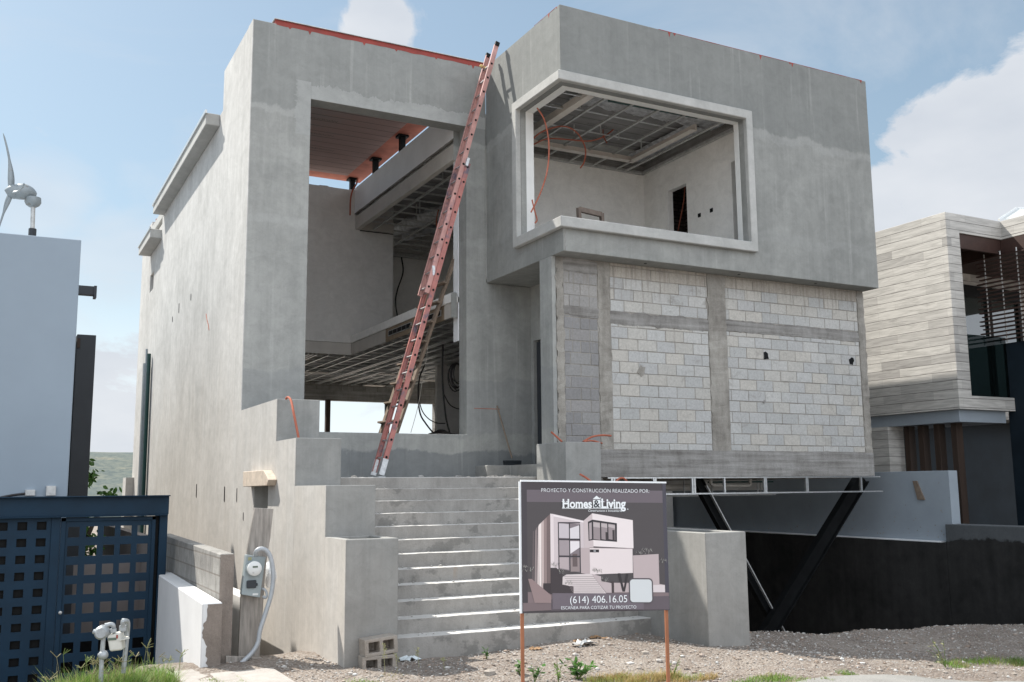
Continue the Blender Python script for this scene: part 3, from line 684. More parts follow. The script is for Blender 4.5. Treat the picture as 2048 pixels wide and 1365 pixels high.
# settlement crack at the box corner, drip holes in the soffit
mb = MB(); z = 4.20; rg = random.Random(2); x = 8.150
while z > 3.86:
    z2 = z-.03; x2 = 8.150+rg.uniform(-.006, .008); mb.add([(x, 13.5975, z), (x+.012, 13.5975, z), (x2+.010, 13.5975, z2), (x2, 13.5975, z2)], [(0, 1, 2, 3)]); z = z2; x = x2
mb.build('corner_crack', M['rough'], H, fixn=False)
for x in (9.9, 12.0, 13.9): MB().tube([(x, 13.79, 3.843), (x, 13.79, 3.836)], .028, 10).build('weep_hole', M['black'], H)
# room inside the box
mb = vox([(12.5, 12.64, 13.86, 17.39, 4.02, 6.88)], [(12.4, 12.7, 15.886, 16.527, 4.03, 6.25), (12.4, 12.7, 13.87, 14.46, 4.03, 6.27)]); mb.build('room_wall', M['interior'], H, .004)
MB().box(8.39, 12.64, 17.39, 17.55, 4.02, 6.86).build('room_wall', M['interior'], H)
MB().box(12.45, 15.1, 17.6, 17.8, 4.02, 7.2).build('room_wall', M['bricks_dark'], H)
MB().box(13.75, 13.9, 13.87, 17.6, 4.02, 7.2).build('room_wall', M['bricks_dark'], H)
mb = MB(); mb.box(8.39, 12.64, 17.38, 17.56, 6.86, 7.2); mb.box(12.49, 12.65, 13.86, 17.39, 6.88, 7.2); mb.build('unfinished_wall_head', M['rough'], H)
MB().box(8.39, 13.7, 13.87, 17.5, 7.17, 7.195).build('joist_boards', M['foam'], H)
# recessed ceiling trough + channels
z = 6.85; mb = MB()
mb.box(8.95, 9.0, 13.95, 16.75, z, z+.13); mb.box(9.0, 9.1, 13.95, 16.75, z, z+.012)
mb.box(8.45, 11.75, 16.75, 16.80, z, z+.13); mb.box(8.45, 11.7, 16.66, 16.75, z, z+.012)
mb.box(11.75, 11.80, 14.6, 16.80, z, z+.13); mb.box(11.65, 11.75, 14.6, 16.75, z, z+.012)
mb.box(9.0, 12.1, 13.95, 14.0, z, z+.10); mb.box(9.0, 12.1, 14.0, 14.06, z, z+.012)
mb.build('ceiling_trough', M['white_metal'], H)
mb = MB()
for x in (9.45, 10.05, 10.65, 11.25): mb.box(x, x+.045, 14.05, 16.75, z+.10, z+.135)
mb.box(11.95, 12.0, 13.95, 17.3, z, z+.03); mb.box(12.40, 12.47, 13.9, 17.35, z-.01, z+.05)
mb.box(8.42, 12.48, 17.30, 17.37, z-.01, z+.05)
for x in (8.7, 9.3, 9.9, 10.5, 11.1, 11.7): mb.box(x, x+.04, 16.8, 17.32, z, z+.03)
for x, y in ((9.3, 14.9), (10.4, 15.9), (11.3, 14.9), (10.9, 16.0), (9.2, 16.1), (11.6, 16.2), (8.7, 15.0), (9.9, 16.1)):
    mb.box(x, x+.03, y, y+.008, z+.13, 7.17)
mb.build('ceiling_channels', M['galv_dull'], H)
mb = MB()
for y in (15.0, 15.9):
    for dz in (0, .014, .028): mb.box(8.42, 11.65, y+dz*1.5, y+dz*1.5+.016, z+.14+dz*.2, z+.15+dz*.2)
for y in (14.25, 14.9): mb.box(8.42, 8.95, y, y+.04, z+.05, z+.08)
mb.build('carrier_channels', M['galv'], H)
MB().bar((9.6, 14.35, z+.14), (11.6, 14.30, z+.14), .10, .04).build('cable_tray', M['green'], H)
# crumpled foil insulation lying above the front strip
mb = MB(); nx, ny = 60, 26
for seg, (x0, x1, y0, y1) in enumerate(((9.1, 12.45, 13.95, 14.95), (11.85, 12.45, 14.9, 17.2))):
    b0 = len(mb.v); nx_, ny_ = (70, 24) if seg == 0 else (16, 44)
    for j in range(ny_):
        for i in range(nx_):
            x = x0+(x1-x0)*i/(nx_-1); y = y0+(y1-y0)*j/(ny_-1)
            mb.v.append((x, y, 7.12-.05*abs(math.sin((x-x0)*5.2))+.022*noise.noise(Vector((x*14+y*6, y*5, 1)))+.012*noise.noise(Vector((x*40, y*25, 1)))))
    for j in range(ny_-1):
        for i in range(nx_-1): mb.f.append([b0+j*nx_+i, b0+j*nx_+i+1, b0+(j+1)*nx_+i+1, b0+(j+1)*nx_+i]); mb.c.append(None)
mb.build('foil_insulation', M['foil'], H, smooth=False, fixn=False)
MB().box(8.39, 12.5, 13.86, 17.39, 4.021, 4.04).build('bounce_floor', M['bounce'], H)  # unseen pale floor sheet, added to bounce light onto walls and ceiling
# sockets
mb = MB()
for px, py in ((1399, 431), (1423, 421)):
    p = PXx(px, py, 12.5); MB().box(12.492, 12.502, p.y-.045, p.y+.045, p.z-.04, p.z+.04).build('socket_hole', M['black'], H)

# ---- block-built storey below the box
MB().box(8.20, 15.30, 14.06, 14.28, .30, 3.84).build('wall_core', M['rough_v'], H)
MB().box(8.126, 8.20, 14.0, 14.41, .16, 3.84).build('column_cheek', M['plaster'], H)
def wob(x0, x1, y0, y1, z0, z1, amp=.012, seed=0, step=.12):
    """cast column or beam with slightly wavering arrises on the front face"""
    mb = MB(); L = (z1-z0) > (x1-x0); n = max(3, int(((z1-z0) if L else (x1-x0))/step))
    def nz(i, s): return amp*noise.noise(Vector((i*.6, s*3.1, seed)))
    fs = []; vs = []
    for i in range(n+1):
        t = i/n
        if L: a = (x0+nz(i, 1), y0+nz(i, 2)*.4, z0+(z1-z0)*t); b_ = (x1+nz(i, 3), y0+nz(i, 4)*.4, z0+(z1-z0)*t)
        else: a = (x0+(x1-x0)*t, y0+nz(i, 1)*.4, z0+nz(i, 2)); b_ = (x0+(x1-x0)*t, y0+nz(i, 3)*.4, z1+nz(i, 4))
        vs += [a, b_, (a[0], y1, a[2]), (b_[0], y1, b_[2])]
    for i in range(n):
        k = 4*i; fs += [(k, k+1, k+5, k+4), (k+1, k+3, k+7, k+5), (k+2, k, k+4, k+6), (k+3, k+2, k+6, k+7)]
    fs += [(0, 1, 3, 2), (4*n, 4*n+1, 4*n+3, 4*n+2)]
    return mb.add(vs, fs)
wob(8.126, 15.385, 13.975, 14.3, .145, .60, .012, 1).build('base_beam', M['rough'], H)
for i, (a, b_) in enumerate(((8.201, 8.345), (9.03, 9.275), (11.405, 11.81), (15.20, 15.375))):
    wob(a, b_, 13.985, 14.3, .59, 3.838, .045, 5+i, .07).build('cast_column', M['rough_v'], H)
for i, (a, b_, z0, z1) in enumerate(((9.27, 11.41, 2.765, 2.985), (11.80, 15.21, 2.80, 3.01), (8.34, 9.035, 2.85, 3.0), (8.34, 9.035, 3.60, 3.838))):
    wob(a, b_, 13.988, 14.3, z0, z1, .045, 20+i, .07).build('tie_beam', M['rough'], H)
def blocks(x0, x1, z0, z1, first, off, pal, seed, bw_=.40, bh=.2, cream=False, half=False):
    rr = random.Random(seed); mb = MB(); z = z0; row = 0
    while z < z1-.03:
        h = first if row == 0 and first else bh
        h = min(h, z1-z)
        x = x0-bw_*(((row % 2)*.5+off+rr.uniform(-.03, .03)) % 1)
        while x < x1-.02:
            a = max(x, x0)+.006; b_ = min(x+bw_, x1)-.006
            if b_-a > .035:
                c = rr.choice(pal); k = rr.uniform(.95, 1.05); c = tuple(v*k for v in c)
                if cream and z > z1-.35: c = tuple(v*q for v, q in zip((.42, .385, .34), (k, k, k)))
                if half and b_-a > .3 and rr.random() < .4:
                    mid = (a+b_)/2; parts = ((a, mid-.004), (mid+.004, b_))
                else: parts = ((a, b_),)
                for a2, b2 in parts:
                    y = 13.992+rr.uniform(-.004, .004); e = .006; j1, j2 = rr.uniform(-.003, .003), rr.uniform(-.003, .003)
                    vs = [(a2, y+e, z+.005+j1), (b2, y+e, z+.005+j2), (b2, y+e, z+h-.006+j2), (a2, y+e, z+h-.006+j1)]
                    vi = [(a2+e, y, z+.005+e+j1), (b2-e, y, z+.005+e+j2), (b2-e, y, z+h-.006-e+j2), (a2+e, y, z+h-.006-e+j1)]
                    bk_ = [(v[0], 14.08, v[2]) for v in vs]
                    mb.add(vi+vs+bk_, [(0, 1, 2, 3), (4, 5, 1, 0), (5, 6, 2, 1), (6, 7, 3, 2), (7, 4, 0, 3), (8, 9, 5, 4), (9, 10, 6, 5), (10, 11, 7, 6), (11, 8, 4, 7)], c)
            x += bw_
        z += h; row += 1
    return mb
PAL = [(.46, .458, .445), (.475, .468, .45), (.44, .438, .43), (.475, .453, .415), (.46, .445, .415), (.42, .42, .41)]
PALG = [(.255, .25, .25), (.27, .265, .26), (.24, .235, .235), (.28, .27, .265)]
MB().box(8.34, 15.22, 13.9985, 14.07, .58, 3.84).build('mortar_bed', M['rough_v'], H)
blocks(8.345, 9.025, .62, 2.86, 0, .2, PALG, 1, half=True).build('block_infill', M['blockcol'], H, fixn=False)
blocks(8.345, 9.025, 3.0, 3.61, 0, .7, [(.36, .345, .33), (.31, .30, .29)], 2, half=True).build('block_infill', M['blockcol'], H, fixn=False)
blocks(9.28, 11.40, .60, 2.77, .115, .10, PAL, 3).build('block_infill', M['blockcol'], H, fixn=False)
blocks(9.28, 11.40, 2.985, 3.845, 0, .3, PAL, 4, cream=True).build('block_infill', M['blockcol'], H, fixn=False)
blocks(11.82, 15.19, .60, 2.80, .115, .35, PAL, 5).build('block_infill', M['blockcol'], H, fixn=False)
blocks(11.82, 15.19, 3.01, 3.845, 0, .8, PAL, 6, cream=True).build('block_infill', M['blockcol'], H, fixn=False)
def chip(px, py, r, mat, name, seed):
    p = PY(px, py, 13.985); rr = random.Random(seed); poly = []
    for k in range(11): a = 2*math.pi*k/11; q = r*(.6+.6*rr.random()); poly.append((p.x+q*.8*math.cos(a), 13.984, p.z+q*math.sin(a)))
    MB().prism(poly, (0, .02, 0)).build(name, mat, H)
chip(1532, 712, .085, M['black'], 'wall_hole', 3); chip(1703, 722, .085, M['black'], 'wall_hole', 6); chip(1283, 742, .11, M['rough_v'], 'mortar_patch', 8)
chip(1529, 803, .04, M['rough'], 'mortar_patch', 4)
# entry recess under the box
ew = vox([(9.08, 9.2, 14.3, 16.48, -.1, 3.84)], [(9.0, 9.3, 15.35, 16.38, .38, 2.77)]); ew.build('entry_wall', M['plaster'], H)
MB().box(9.12, 9.16, 15.4, 16.33, .38, 2.74).build('entry_door', M['darkfin'], H)
mb = vox([(7.88, 9.08, 15.98, 16.48, .1, .385), (8.35, 9.08, 14.3, 15.98, .1, .385)]); mb.build('entry_step', M['plaster_stair'], H, .01)
MB().box(3.89, 9.1, 14.06, 16.48, -.35, .155).build('landing', M['stairs'], H, .01)
mb = MB(); rr = random.Random(4)
for _ in range(150):
    x = rr.uniform(4.4, 9) if rr.random() < .5 else rr.uniform(7.2, 8.3); y = rr.uniform(14.15, 14.8) if rr.random() < .3 else rr.uniform(15.7, 16.4)
    s_ = rr.uniform(.008, .035); mb.sph((x, y, .155+s_*.3), s_*1.5, s_, s_*.7, 5, 4)
mb.sm = False; tag(mb.build('rubble', M['rough'], H), kind='stuff')
# soffit of the suspended under-floor and V columns
MB().box(8.5, 15.3, 14.5, 23.0, .105, .14).build('under_floor_slab', M['rough_v'], H)
mb = MB()
for x in (9.22, 9.27, 10.08, 10.12, 10.91, 10.96, 11.63, 12.56, 12.60, 13.59, 13.62): mb.box(x, x+.035, 14.0, 14.04, -.14, .12)
mb.box(15.02, 15.06, 14.0, 14.04, -.14, .12)
mb.box(9.15, 15.55, 13.99, 14.05, .118, .142); mb.box(9.15, 15.6, 13.99, 14.05, -.165, -.14)
mb.build('soffit_frame', M['galv'], H)
mb = MB()
for x, y, l in ((10.6, 15.4, .3), (11.5, 15.0, .28), (12.4, 15.3, .3), (13.2, 14.9, .28), (11.9, 16.5, .3), (13.9, 15.6, .28)): mb.box(x, x+.02, y, y+.02, .10-l, .10)
mb.box(9.6, 14.3, 15.6, 15.66, -.22, -.19); mb.box(9.6, 14.3, 16.9, 16.96, -.24, -.19)
mb.build('hanger', M['galv_dull'], H)
mb = MB(); mb.tube([(9.5, 15.0, -.02), (10.8, 15.0, -.03), (12.2, 15.3, -.04)], .05); mb.tube([(11.9, 14.7, .1), (11.9, 14.7, .02), (11.95, 14.7, -.01), (12.8, 14.7, -.02), (12.85, 14.7, .0), (12.85, 14.7, .1)], .03)
mb.build('drain_pipe', M['pvc'], H)
MB().bar((12.0, 14.9, .05), (13.5, 14.8, .05), .05, .03).build('cable_tray', M['green'], H)
def ibeam(p0, p1, name, hw=.13, fl=.16):
    p0, p1 = Vector(p0), Vector(p1); d = (p1-p0).normalized(); s_ = d.cross(Vector((0, 1, 0))).normalized(); mb = MB()
    mb.bar(p0, p1, .02, 2*hw, s_)
    for k in (-1, 1): mb.bar(p0+s_*hw*k, p1+s_*hw*k, fl, .022, s_)
    return mb.build(name, M['black'], H)
def through(a, b_, Y, zt, zb):
    a, b_ = PY(*a, Y), PY(*b_, Y); d = (b_-a)/(b_.z-a.z); return a+d*(zt-a.z), a+d*(zb-a.z)
ibeam(*through((1712, 975), (1537, 1262), 14.33, .13, -3.1), 'steel_column'); cB = through((1409, 988), (1563, 1270), 14.5, .12, -3.1); ibeam(*cB, 'steel_column', .085, .12)
# thin grey flange edge on the left column
p0, p1 = PY(1421, 988, 14.40), PY(1572, 1270, 14.40)
MB().bar(p0+(p0-p1)*.06, p1+(p1-p0)*.2, .055, .02, (1, 0, .6)).build('column_flange', M['galv_dull'], H)
# garage back
mb = vox([(8.4, 16.1, 21.5, 21.7, -4, -.1)], [(9.0, 12.2, 21.4, 21.8, -4, -.45)]); mb.build('garage_wall', M['interior_dark'], H)
MB().box(8.4, 16.1, 26, 26.2, -4, 0).build('garage_wall', M['dark_wall'], H)
MB().box(8.30, 8.45, 14.1, 26, -4, -.1).build('garage_wall', M['rough_v'], H)
# far pipes on the side wall
mb = MB(); mb.tube([(3.50, 27.6, -2.6), (3.50, 27.75, 3.35)], .085); mb.tube([(3.50, 27.75, 3.35), (3.50, 27.8, 3.75)], .03); mb.build('vent_pipe', M['turbine'], H)
MB().tube([(3.54, 27.42, -2.6), (3.54, 27.6, 3.6)], .05).build('vent_pipe', M['green'], H)
MB().box(3.40, 3.62, 30.2, 30.9, -3, .35).build('pilaster', M['plaster_side'], H)

# ================================================================== STAIRCASE
ST = thing('staircase', 'wide raw concrete entrance stairs between stepped planter walls', 'stairs', (6, 12, -2))
TOPS = [1.286, .675, .035, -.577]; YF = [14.12, 13.07, 11.68, 10.89]
for k in range(12):
    y = 14.1-.278*k; z = .155-.171*k; mb = MB(); n = 110; x0, x1 = 4.20, 7.80
    zb = z-.171 if k < 11 else -2.4
    rr = random.Random(k); skew = .04*k/11
    top, bot, tb = [], [], []
    for i in range(n+1):
        t = i/n; x = x0+(x1-x0)*t; dy = -skew*t*2+.012*noise.noise(Vector((x*1.1, k, 0)))+.006*noise.noise(Vector((x*9, k, 0))); dz = .007*noise.noise(Vector((x*2, k, 4)))+.004*noise.noise(Vector((x*13, k, 4)))
        top.append((x, y+dy, z+dz)); bot.append((x, y+dy+.006, zb-.002)); tb.append((x, y+.30, z-.002))
    for i in range(n):
        mb.add([bot[i], bot[i+1], top[i+1], top[i]], [(0, 1, 2, 3)]); mb.add([top[i], top[i+1], tb[i+1], tb[i]], [(0, 1, 2, 3)])
    mb.add([(x0, y+.30, z-.002), (x1, y+.30, z-.002), (x1, y+.30, zb-.002), (x0, y+.30, zb-.002)], [(0, 1, 2, 3)])
    # merge seams so the arris can be softened
    o = mb.build('step', M['stairs'], ST)
    import bmesh
    b = bmesh.new(); b.from_mesh(o.data); bmesh.ops.remove_doubles(b, verts=b.verts, dist=1e-5); bmesh.ops.recalc_face_normals(b, faces=b.faces)
    b.to_mesh(o.data); b.free()
    bv = o.modifiers.new('bevel', 'BEVEL'); bv.width = .009; bv.segments = 2; bv.limit_method = 'ANGLE'
mb = MB(); rg = random.Random(14)                # crumbs and mortar droppings lying on the treads
for _ in range(420):
    k = rg.randint(1, 11); x = rg.uniform(4.25, 7.75); y = 14.1-.278*k+rg.choice((rg.uniform(.02, .26), rg.uniform(.18, .27))); q = rg.uniform(.004, .013)*(1.8 if rg.random() < .06 else 1)
    mb.sph((x, y, .155-.171*k+q*.4), q*1.4, q, q*.8, 5, 4)
mb.sm = False; tag(mb.build('crumbs', M['stairs'], ST), kind='stuff')
for i in range(4):
    y1 = 16.47 if i == 0 else YF[i-1]+.0; zt = TOPS[i]; y0 = YF[i]
    # left planters (open topped troughs); the lowest ones show soil inside
    sub = [(3.68, 4.13, y0+.10, y1-.02, zt-.12, zt+.1)]
    if i == 0: sub = [(3.68, 4.13, y0+.10, 16.3, zt-.12, zt+.1)]
    a = vox([(3.59, 4.22, y0, y1, -3.2, zt)], sub+[(3.5, 3.95, 14.50, 15.37, -.75, .06)] if i == 0 else sub)
    a.build('planter', M['plaster_stair' if i else 'plaster_stair'], ST, .008)
    # paler flank of each planter follows the house side render
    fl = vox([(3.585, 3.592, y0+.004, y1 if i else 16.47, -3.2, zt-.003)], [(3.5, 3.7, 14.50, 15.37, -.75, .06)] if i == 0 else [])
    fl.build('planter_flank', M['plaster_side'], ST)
YR = [13.55, 13.07, 11.68, 9.77]; TR = [.676, .676, .035, -.583]
for i, (y0, y1, zt) in enumerate(((13.07, 14.0, .676), (11.55, 13.07, .035), (9.77, 11.55, -.583))):
    a = vox([(7.79, 8.43, y0, y1, -3.2, zt)], [(7.89, 8.33, y0+.1, y1-.02, zt-.12, zt+.1)])
    a.build('planter', M['plaster_stair'], ST, .008)
# timber plug above the niche
mb = MB(); a, b_ = PXx(494, 944, 3.52), PXx(556, 968, 3.52)
mb.prism([(3.46, a.y, a.z), (3.46, a.y-1.30, a.z+.0), (3.46, a.y-1.52, a.z-.09), (3.46, a.y-1.60, a.z-.14), (3.46, a.y-1.52, a.z-.22), (3.46, a.y-.02, a.z-.23)], (.125, 0, 0))
tag(mb.build('wood_block', M['wood_raw'], bevel=.006), 'short split pale timber block fixed over the dark niche in the stair wall', 'wood block')

# ================================================================== LADDERS, BROOM AND LOOSE THINGS ON THE HOUSE
LD = thing('extension_ladder', 'tall faded red extension ladder leaning from the landing to the roof corner', 'ladder', (5.8, 15.9, .155))
F = Vector((5.76, 15.9, .19)); Tp = Vector((8.10, 15.9, 8.33)); d = (Tp-F).normalized(); L = (Tp-F).length; nrm = Vector((-d.z, 0, d.x))
def rail(t0, t1, y, off, mat):
    a = F+d*t0+nrm*off; b_ = F+d*t1+nrm*off; mb = MB(); yv = Vector((0, 1, 0)); s_ = 1 if y > 0 else -1
    for c, w_, h in ((0, .012, .085), (.038, .036, .012), (-.038, .036, .012)):
        q = nrm*c+yv*(y+(-s_*.018 if abs(c) > .01 else 0)); mb.bar(a+q, b_+q, w_, h, nrm)
    return mb.build('rail', mat, LD, .002)
NE, FA = .205, .205
rl = rail(.08, 5.9, FA, 0, M['rail']); rr_ = rail(.08, 5.9, -NE, 0, M['rail'])
r3 = rail(3.30, L-.16, FA-.035, .085, M['rail_pale']); r4 = rail(3.30, L-.06, -NE+.035, .085, M['rail_pale'])
def rung(c, hw, ycap):
    r_ = MB().tube([c+Vector((0, -hw, 0)), c+Vector((0, hw, 0))], .016, 10).build('rung', M['alu'], LD)
    mb = MB(); mb.tube([c+Vector((0, ycap-.007, 0)), c+Vector((0, ycap, 0))], .021, 12); mb.build('rung_cap', M['black'], r_)
for i in range(19): rung(F+d*(.33+.305*i), .2, -NE-.004)
for i in range(16): rung(F+d*(3.42+.305*i)+nrm*.085, .165, -NE+.031)
for y in (NE, -NE):
    c = F+Vector((0, y, 0)); mb = MB(); mb.bar(c+d*.02, c+d*.30, .03, .10, nrm); mb.box(c.x-.07, c.x+.07, c.y-.03, c.y+.03, .157, .185); mb.build('foot', M['alu'], LD, .003)
c = F+d*5.9+nrm*.04; MB().bar(c+Vector((0, -.25, 0)), c+Vector((0, -.15, 0)), .05, .16, d).build('rail_bracket', M['alu'], LD)
for y in (NE-.03, -NE+.03):
    c = F+d*3.65+nrm*.05+Vector((0, y, 0)); MB().bar(c, c+d*.16+nrm*.06, .02, .05, nrm).build('rung_lock', M['alu'], LD)
for y, e_ in ((FA-.035, -.16), (-NE+.035, -.06)):
    c = F+d*(L+e_)+nrm*.085+Vector((0, y, 0)); MB().bar(c-d*.02, c+d*.06, .05, .085, nrm).build('end_cap', M['black'], LD)
c = F+d*(L-.42)+nrm*.085+Vector((0, FA-.035, 0)); mb = MB()
for q in range(3): mb.tube([c+Vector((.05*math.cos(a), .03*math.sin(a)*1.2, .012*q))+nrm*.04*math.sin(a) for a in [2*math.pi*k/10 for k in range(11)]], .008, 5)
mb.sph(c+Vector((-.07, -.02, .02)), .045, .03, .03, 7, 5); mb.build('tie_rope', M['rope'], LD)

WL = thing('wooden_ladder', 'rough site-made wooden ladder standing inside behind the red ladder', 'ladder', (6.1, 17.4, .1))
a1, a2 = PXx(882, 598, 7.52), PXx(912, 508, 7.75); dw = (a2-a1).normalized()
f1 = a1-dw*((a1.z-.12)/dw.z); off = Vector((-.10, .62, 0))
MB().bar(f1, a2, .05, .14, (0, 1, 0)).build('rail', M['wood_int'], WL, .004); MB().bar(f1+off, a1+off+dw*1.0, .05, .14, (0, 1, 0)).build('rail', M['wood_int'], WL, .004)
Lw = (a2-f1).length; t = .42
while t < Lw-.25:
    c = f1+dw*t; MB().bar(c+off*-.12+Vector((-.05, 0, 0)), c+off*1.15+Vector((-.05, 0, 0)), .10, .035, dw).build('rung', M['wood_int'], WL, .003); t += .40

BR = thing('broom', 'push broom with thin wooden handle leaning on the grey wall by the entry', 'broom', (8.5, 16.2, .38))
h0, h1 = PY(1024, 917, 16.12), PY(994, 812, 16.44)
MB().tube([h0, h1], .014, 8).build('handle', M['wood_int'], BR)
mb = MB(); mb.box(h0.x-.17, h0.x+.17, 16.06, 16.16, .43, .475); mb.box(h0.x-.16, h0.x+.16, 16.05, 16.17, .388, .43); mb.build('brush_head', M['broom'], BR, .006)

WF = thing('timber_frame', 'small empty brown timber frame standing on the corner window sill', 'frame', (9.6, 16.9, 4.4))
p = [PY(1160, 418, 14.6), PY(1200, 428, 14.6), PY(1206, 443, 14.6), PY(1157, 420, 14.6)]
A = PY(1158, 419, 14.3); B_ = PY(1203, 430, 14.3); dn = Vector((0, 0, -.26))
mb = MB().bar(A, B_, .06, .09); mb.build('top_rail', M['wood_frame'], WF, .004)
MB().bar(A+Vector((-.01, 0, .03)), A+Vector((.04, .05, -.30)), .06, .08, (0, 1, 0)).build('stile', M['wood_frame'], WF, .004)
MB().bar(B_+Vector((.0, 0, .03)), B_+Vector((.05, .05, -.30)), .06, .08, (0, 1, 0)).build('stile', M['wood_frame'], WF, .004)
MB().bar(A+Vector((.04, .05, -.27)), B_+Vector((.05, .05, -.27)), .06, .05).build('bottom_rail', M['wood_frame'], WF, .004)

def spline(pts, n=10):
    P_ = [Vector(p) for p in pts]; P_ = [P_[0]*2-P_[1]]+P_+[P_[-1]*2-P_[-2]]; out = []
    for i in range(1, len(P_)-2):
        for k in range(n):
            t = k/n; a, b, c, d_ = P_[i-1:i+3]
            out.append(.5*((2*b)+(-a+c)*t+(2*a-5*b+4*c-d_)*t*t+(-a+3*b-3*c+d_)*t**3))
    out.append(P_[-2]); return out
def cable(pts, r, mat, name, label, cat, group=None):
    return tag(MB().tube(spline(pts), r, 7).build(name, mat), label, cat, group)
G1 = 'orange conduits in the box room'
c4 = lambda x, y, Y: PY(1040+x/6.823, 160+y/6.823, Y)
cable([c4(235, 385, 14.6), c4(320, 520, 14.55), c4(375, 720, 14.5), c4(395, 950, 14.5), c4(370, 1250, 14.5), PY(1080, 388, 14.5), PY(1062, 425, 14.5)], .014, M['orange'], 'orange_conduit', 'longest orange conduit hanging down the left side of the corner window', 'conduit', G1)
cable([PY(1064, 400, 14.9), PY(1070, 425, 14.9), PY(1074, 440, 14.9), PY(1070, 447, 14.9)], .013, M['orange'], 'orange_conduit', 'short dark red conduit hook hanging just above the sill', 'conduit', G1)
cable([c4(150, 830, 15.6), c4(300, 710, 15.6), c4(560, 635, 15.6), c4(740, 690, 15.6), c4(850, 830, 15.6), c4(895, 970, 15.6), c4(875, 1120, 15.6), c4(825, 1205, 15.6)], .014, M['orange'], 'orange_conduit', 'orange conduit arching below the ceiling with its end curling down mid-room', 'conduit', G1)
cable([c4(180, 885, 16.1), c4(380, 805, 16.1), c4(700, 820, 16.1), c4(950, 835, 16.1), c4(1150, 770, 16.0), c4(1320, 640, 16.0), c4(1400, 575, 16.0)], .014, M['orange'], 'orange_conduit', 'long orange conduit sweeping sideways across the open ceiling', 'conduit', G1)
cable([c4(1170, 545, 16.2), c4(1135, 660, 16.1), c4(1140, 770, 16.0), c4(1185, 860, 15.9)], .013, M['orange'], 'orange_conduit', 'short orange conduit crossing the sweeping one under the ceiling', 'conduit', G1)
cable([PXx(1370, 372, 12.9), PXx(1367, 405, 12.9), PXx(1356, 462, 12.9)], .012, M['orange'], 'orange_conduit', 'dark orange conduit hanging in the far doorway of the box room', 'conduit', G1)
cable([PY(716, 357, 22.6), PY(713, 368, 22.55), PY(705, 382, 22.5), PY(701, 400, 22.5), PY(700, 431, 22.5)], .02, M['orange'], 'orange_conduit', 'bright orange conduit dangling beside the roof beam end in the tower', 'conduit')
cable([PY(572, 798, 14.0), PY(576, 795, 13.95), PY(582, 802, 13.8), PY(588, 830, 13.6), PY(597, 876, 13.5)], .017, M['orange'], 'orange_conduit', 'orange conduit arching out of the topmost left planter', 'conduit')
cable([PY(1103, 865, 13.7), PY(1110, 871, 13.6), PY(1124, 884, 13.5)], .016, M['orange'], 'orange_conduit', 'short orange conduit stub leaning left on the upper right planter', 'conduit')
cable([PY(1166, 884, 13.5), PY(1185, 874, 13.55), PY(1205, 871, 13.6), PY(1222, 872, 13.65)], .016, M['orange'], 'orange_conduit', 'upper curved orange conduit on the right planter against the blocks', 'conduit')
cable([PY(1168, 884, 13.4), PY(1184, 882, 13.4), PY(1204, 887, 13.5)], .014, M['orange'], 'orange_conduit', 'lower thin orange conduit on the right planter against the blocks', 'conduit')
cable([PY(1160, 949, 12.4), PY(1172, 956, 12.3), PY(1185, 966, 12.2)], .015, M['orange'], 'orange_conduit', 'orange conduit stub rising just above the sign, left of the soffit frame', 'conduit')
cable([PY(1230, 966, 12.4), PY(1238, 958, 12.4), PY(1247, 957, 12.4), PY(1256, 966, 12.4)], .015, M['orange'], 'orange_conduit', 'small orange conduit arch peeking above the top of the sign', 'conduit')
cc5 = lambda x, y, Y: PY(590+x/3.592, 600+y/3.592, Y)
G2 = 'black cables in the ground floor room'
cable([cc5(935, 465, 20), cc5(895, 560, 20), cc5(885, 700, 20), cc5(900, 820, 20), cc5(940, 890, 20), cc5(995, 960, 20)], .018, M['blackcable'], 'black_cable', 'black cable hanging in front of the rear window and curving right', 'cable', G2)
cable([cc5(890, 720, 20.1), cc5(915, 800, 20.1), cc5(960, 855, 20.1), cc5(1020, 885, 20.1), cc5(1080, 888, 20.1)], .012, M['blackcable'], 'black_cable', 'thin black cable bowing right across the rear window', 'cable', G2)
cable([cc5(1062, 320, 19), cc5(1060, 560, 19), cc5(1068, 700, 19), cc5(1085, 850, 19), cc5(1112, 960, 19)], .02, M['blackcable'], 'black_cable', 'thick black cable hanging before the pale inner wall', 'cable', G2)
cable([cc5(1070, 680, 19.1), cc5(1110, 750, 19.1), cc5(1160, 780, 19.1), cc5(1215, 787, 19.1)], .012, M['blackcable'], 'black_cable', 'thin black cable running right to the dark jamb', 'cable', G2)
cable([cc5(960, 230, 18.5), cc5(945, 420, 18.5), cc5(915, 580, 18.5), cc5(885, 760, 18.5), cc5(832, 955, 18.5)], .006, M['pvc'], 'thin_wire', 'thin pale wire hanging right of the ladders', 'wire')
mb = MB()
for q in range(7):
    c = cc5(1170+rr.uniform(-12, 12), 455, 18.6); rx = rr.uniform(.10, .17); rz = rr.uniform(.18, .30)
    mb.tube([c+Vector((rx*math.sin(a), .01*q, -rz+rz*math.cos(a))) for a in [2*math.pi*k/18 for k in range(19)]], .012, 6)
tag(mb.build('cable_coil', M['blackcable']), 'coil of black cables hanging high on the right of the tower opening', 'cable coil')
mb = MB()
for q in range(6):
    c = cc5(1062, 962, 18.0); r_ = .16+.03*q
    mb.tube([c+Vector((r_*math.cos(a), .1*math.sin(a), -.03+.11*math.sin(a)*(1-.1*q))) for a in [math.pi*k/12 for k in range(13)]], .013, 6)
tag(mb.build('cable_coil', M['blackcable']), 'low heap of coiled black cable showing over the parapet', 'cable coil')
cable([PY(803, 515, 24.7), PY(806, 545, 24.7), PY(795, 580, 24.7), PY(791, 605, 24.7), PY(795, 635, 24.7)], .02, M['blackcable'], 'dark_cable', 'dark cable hanging down the back wall of the upper room', 'cable')
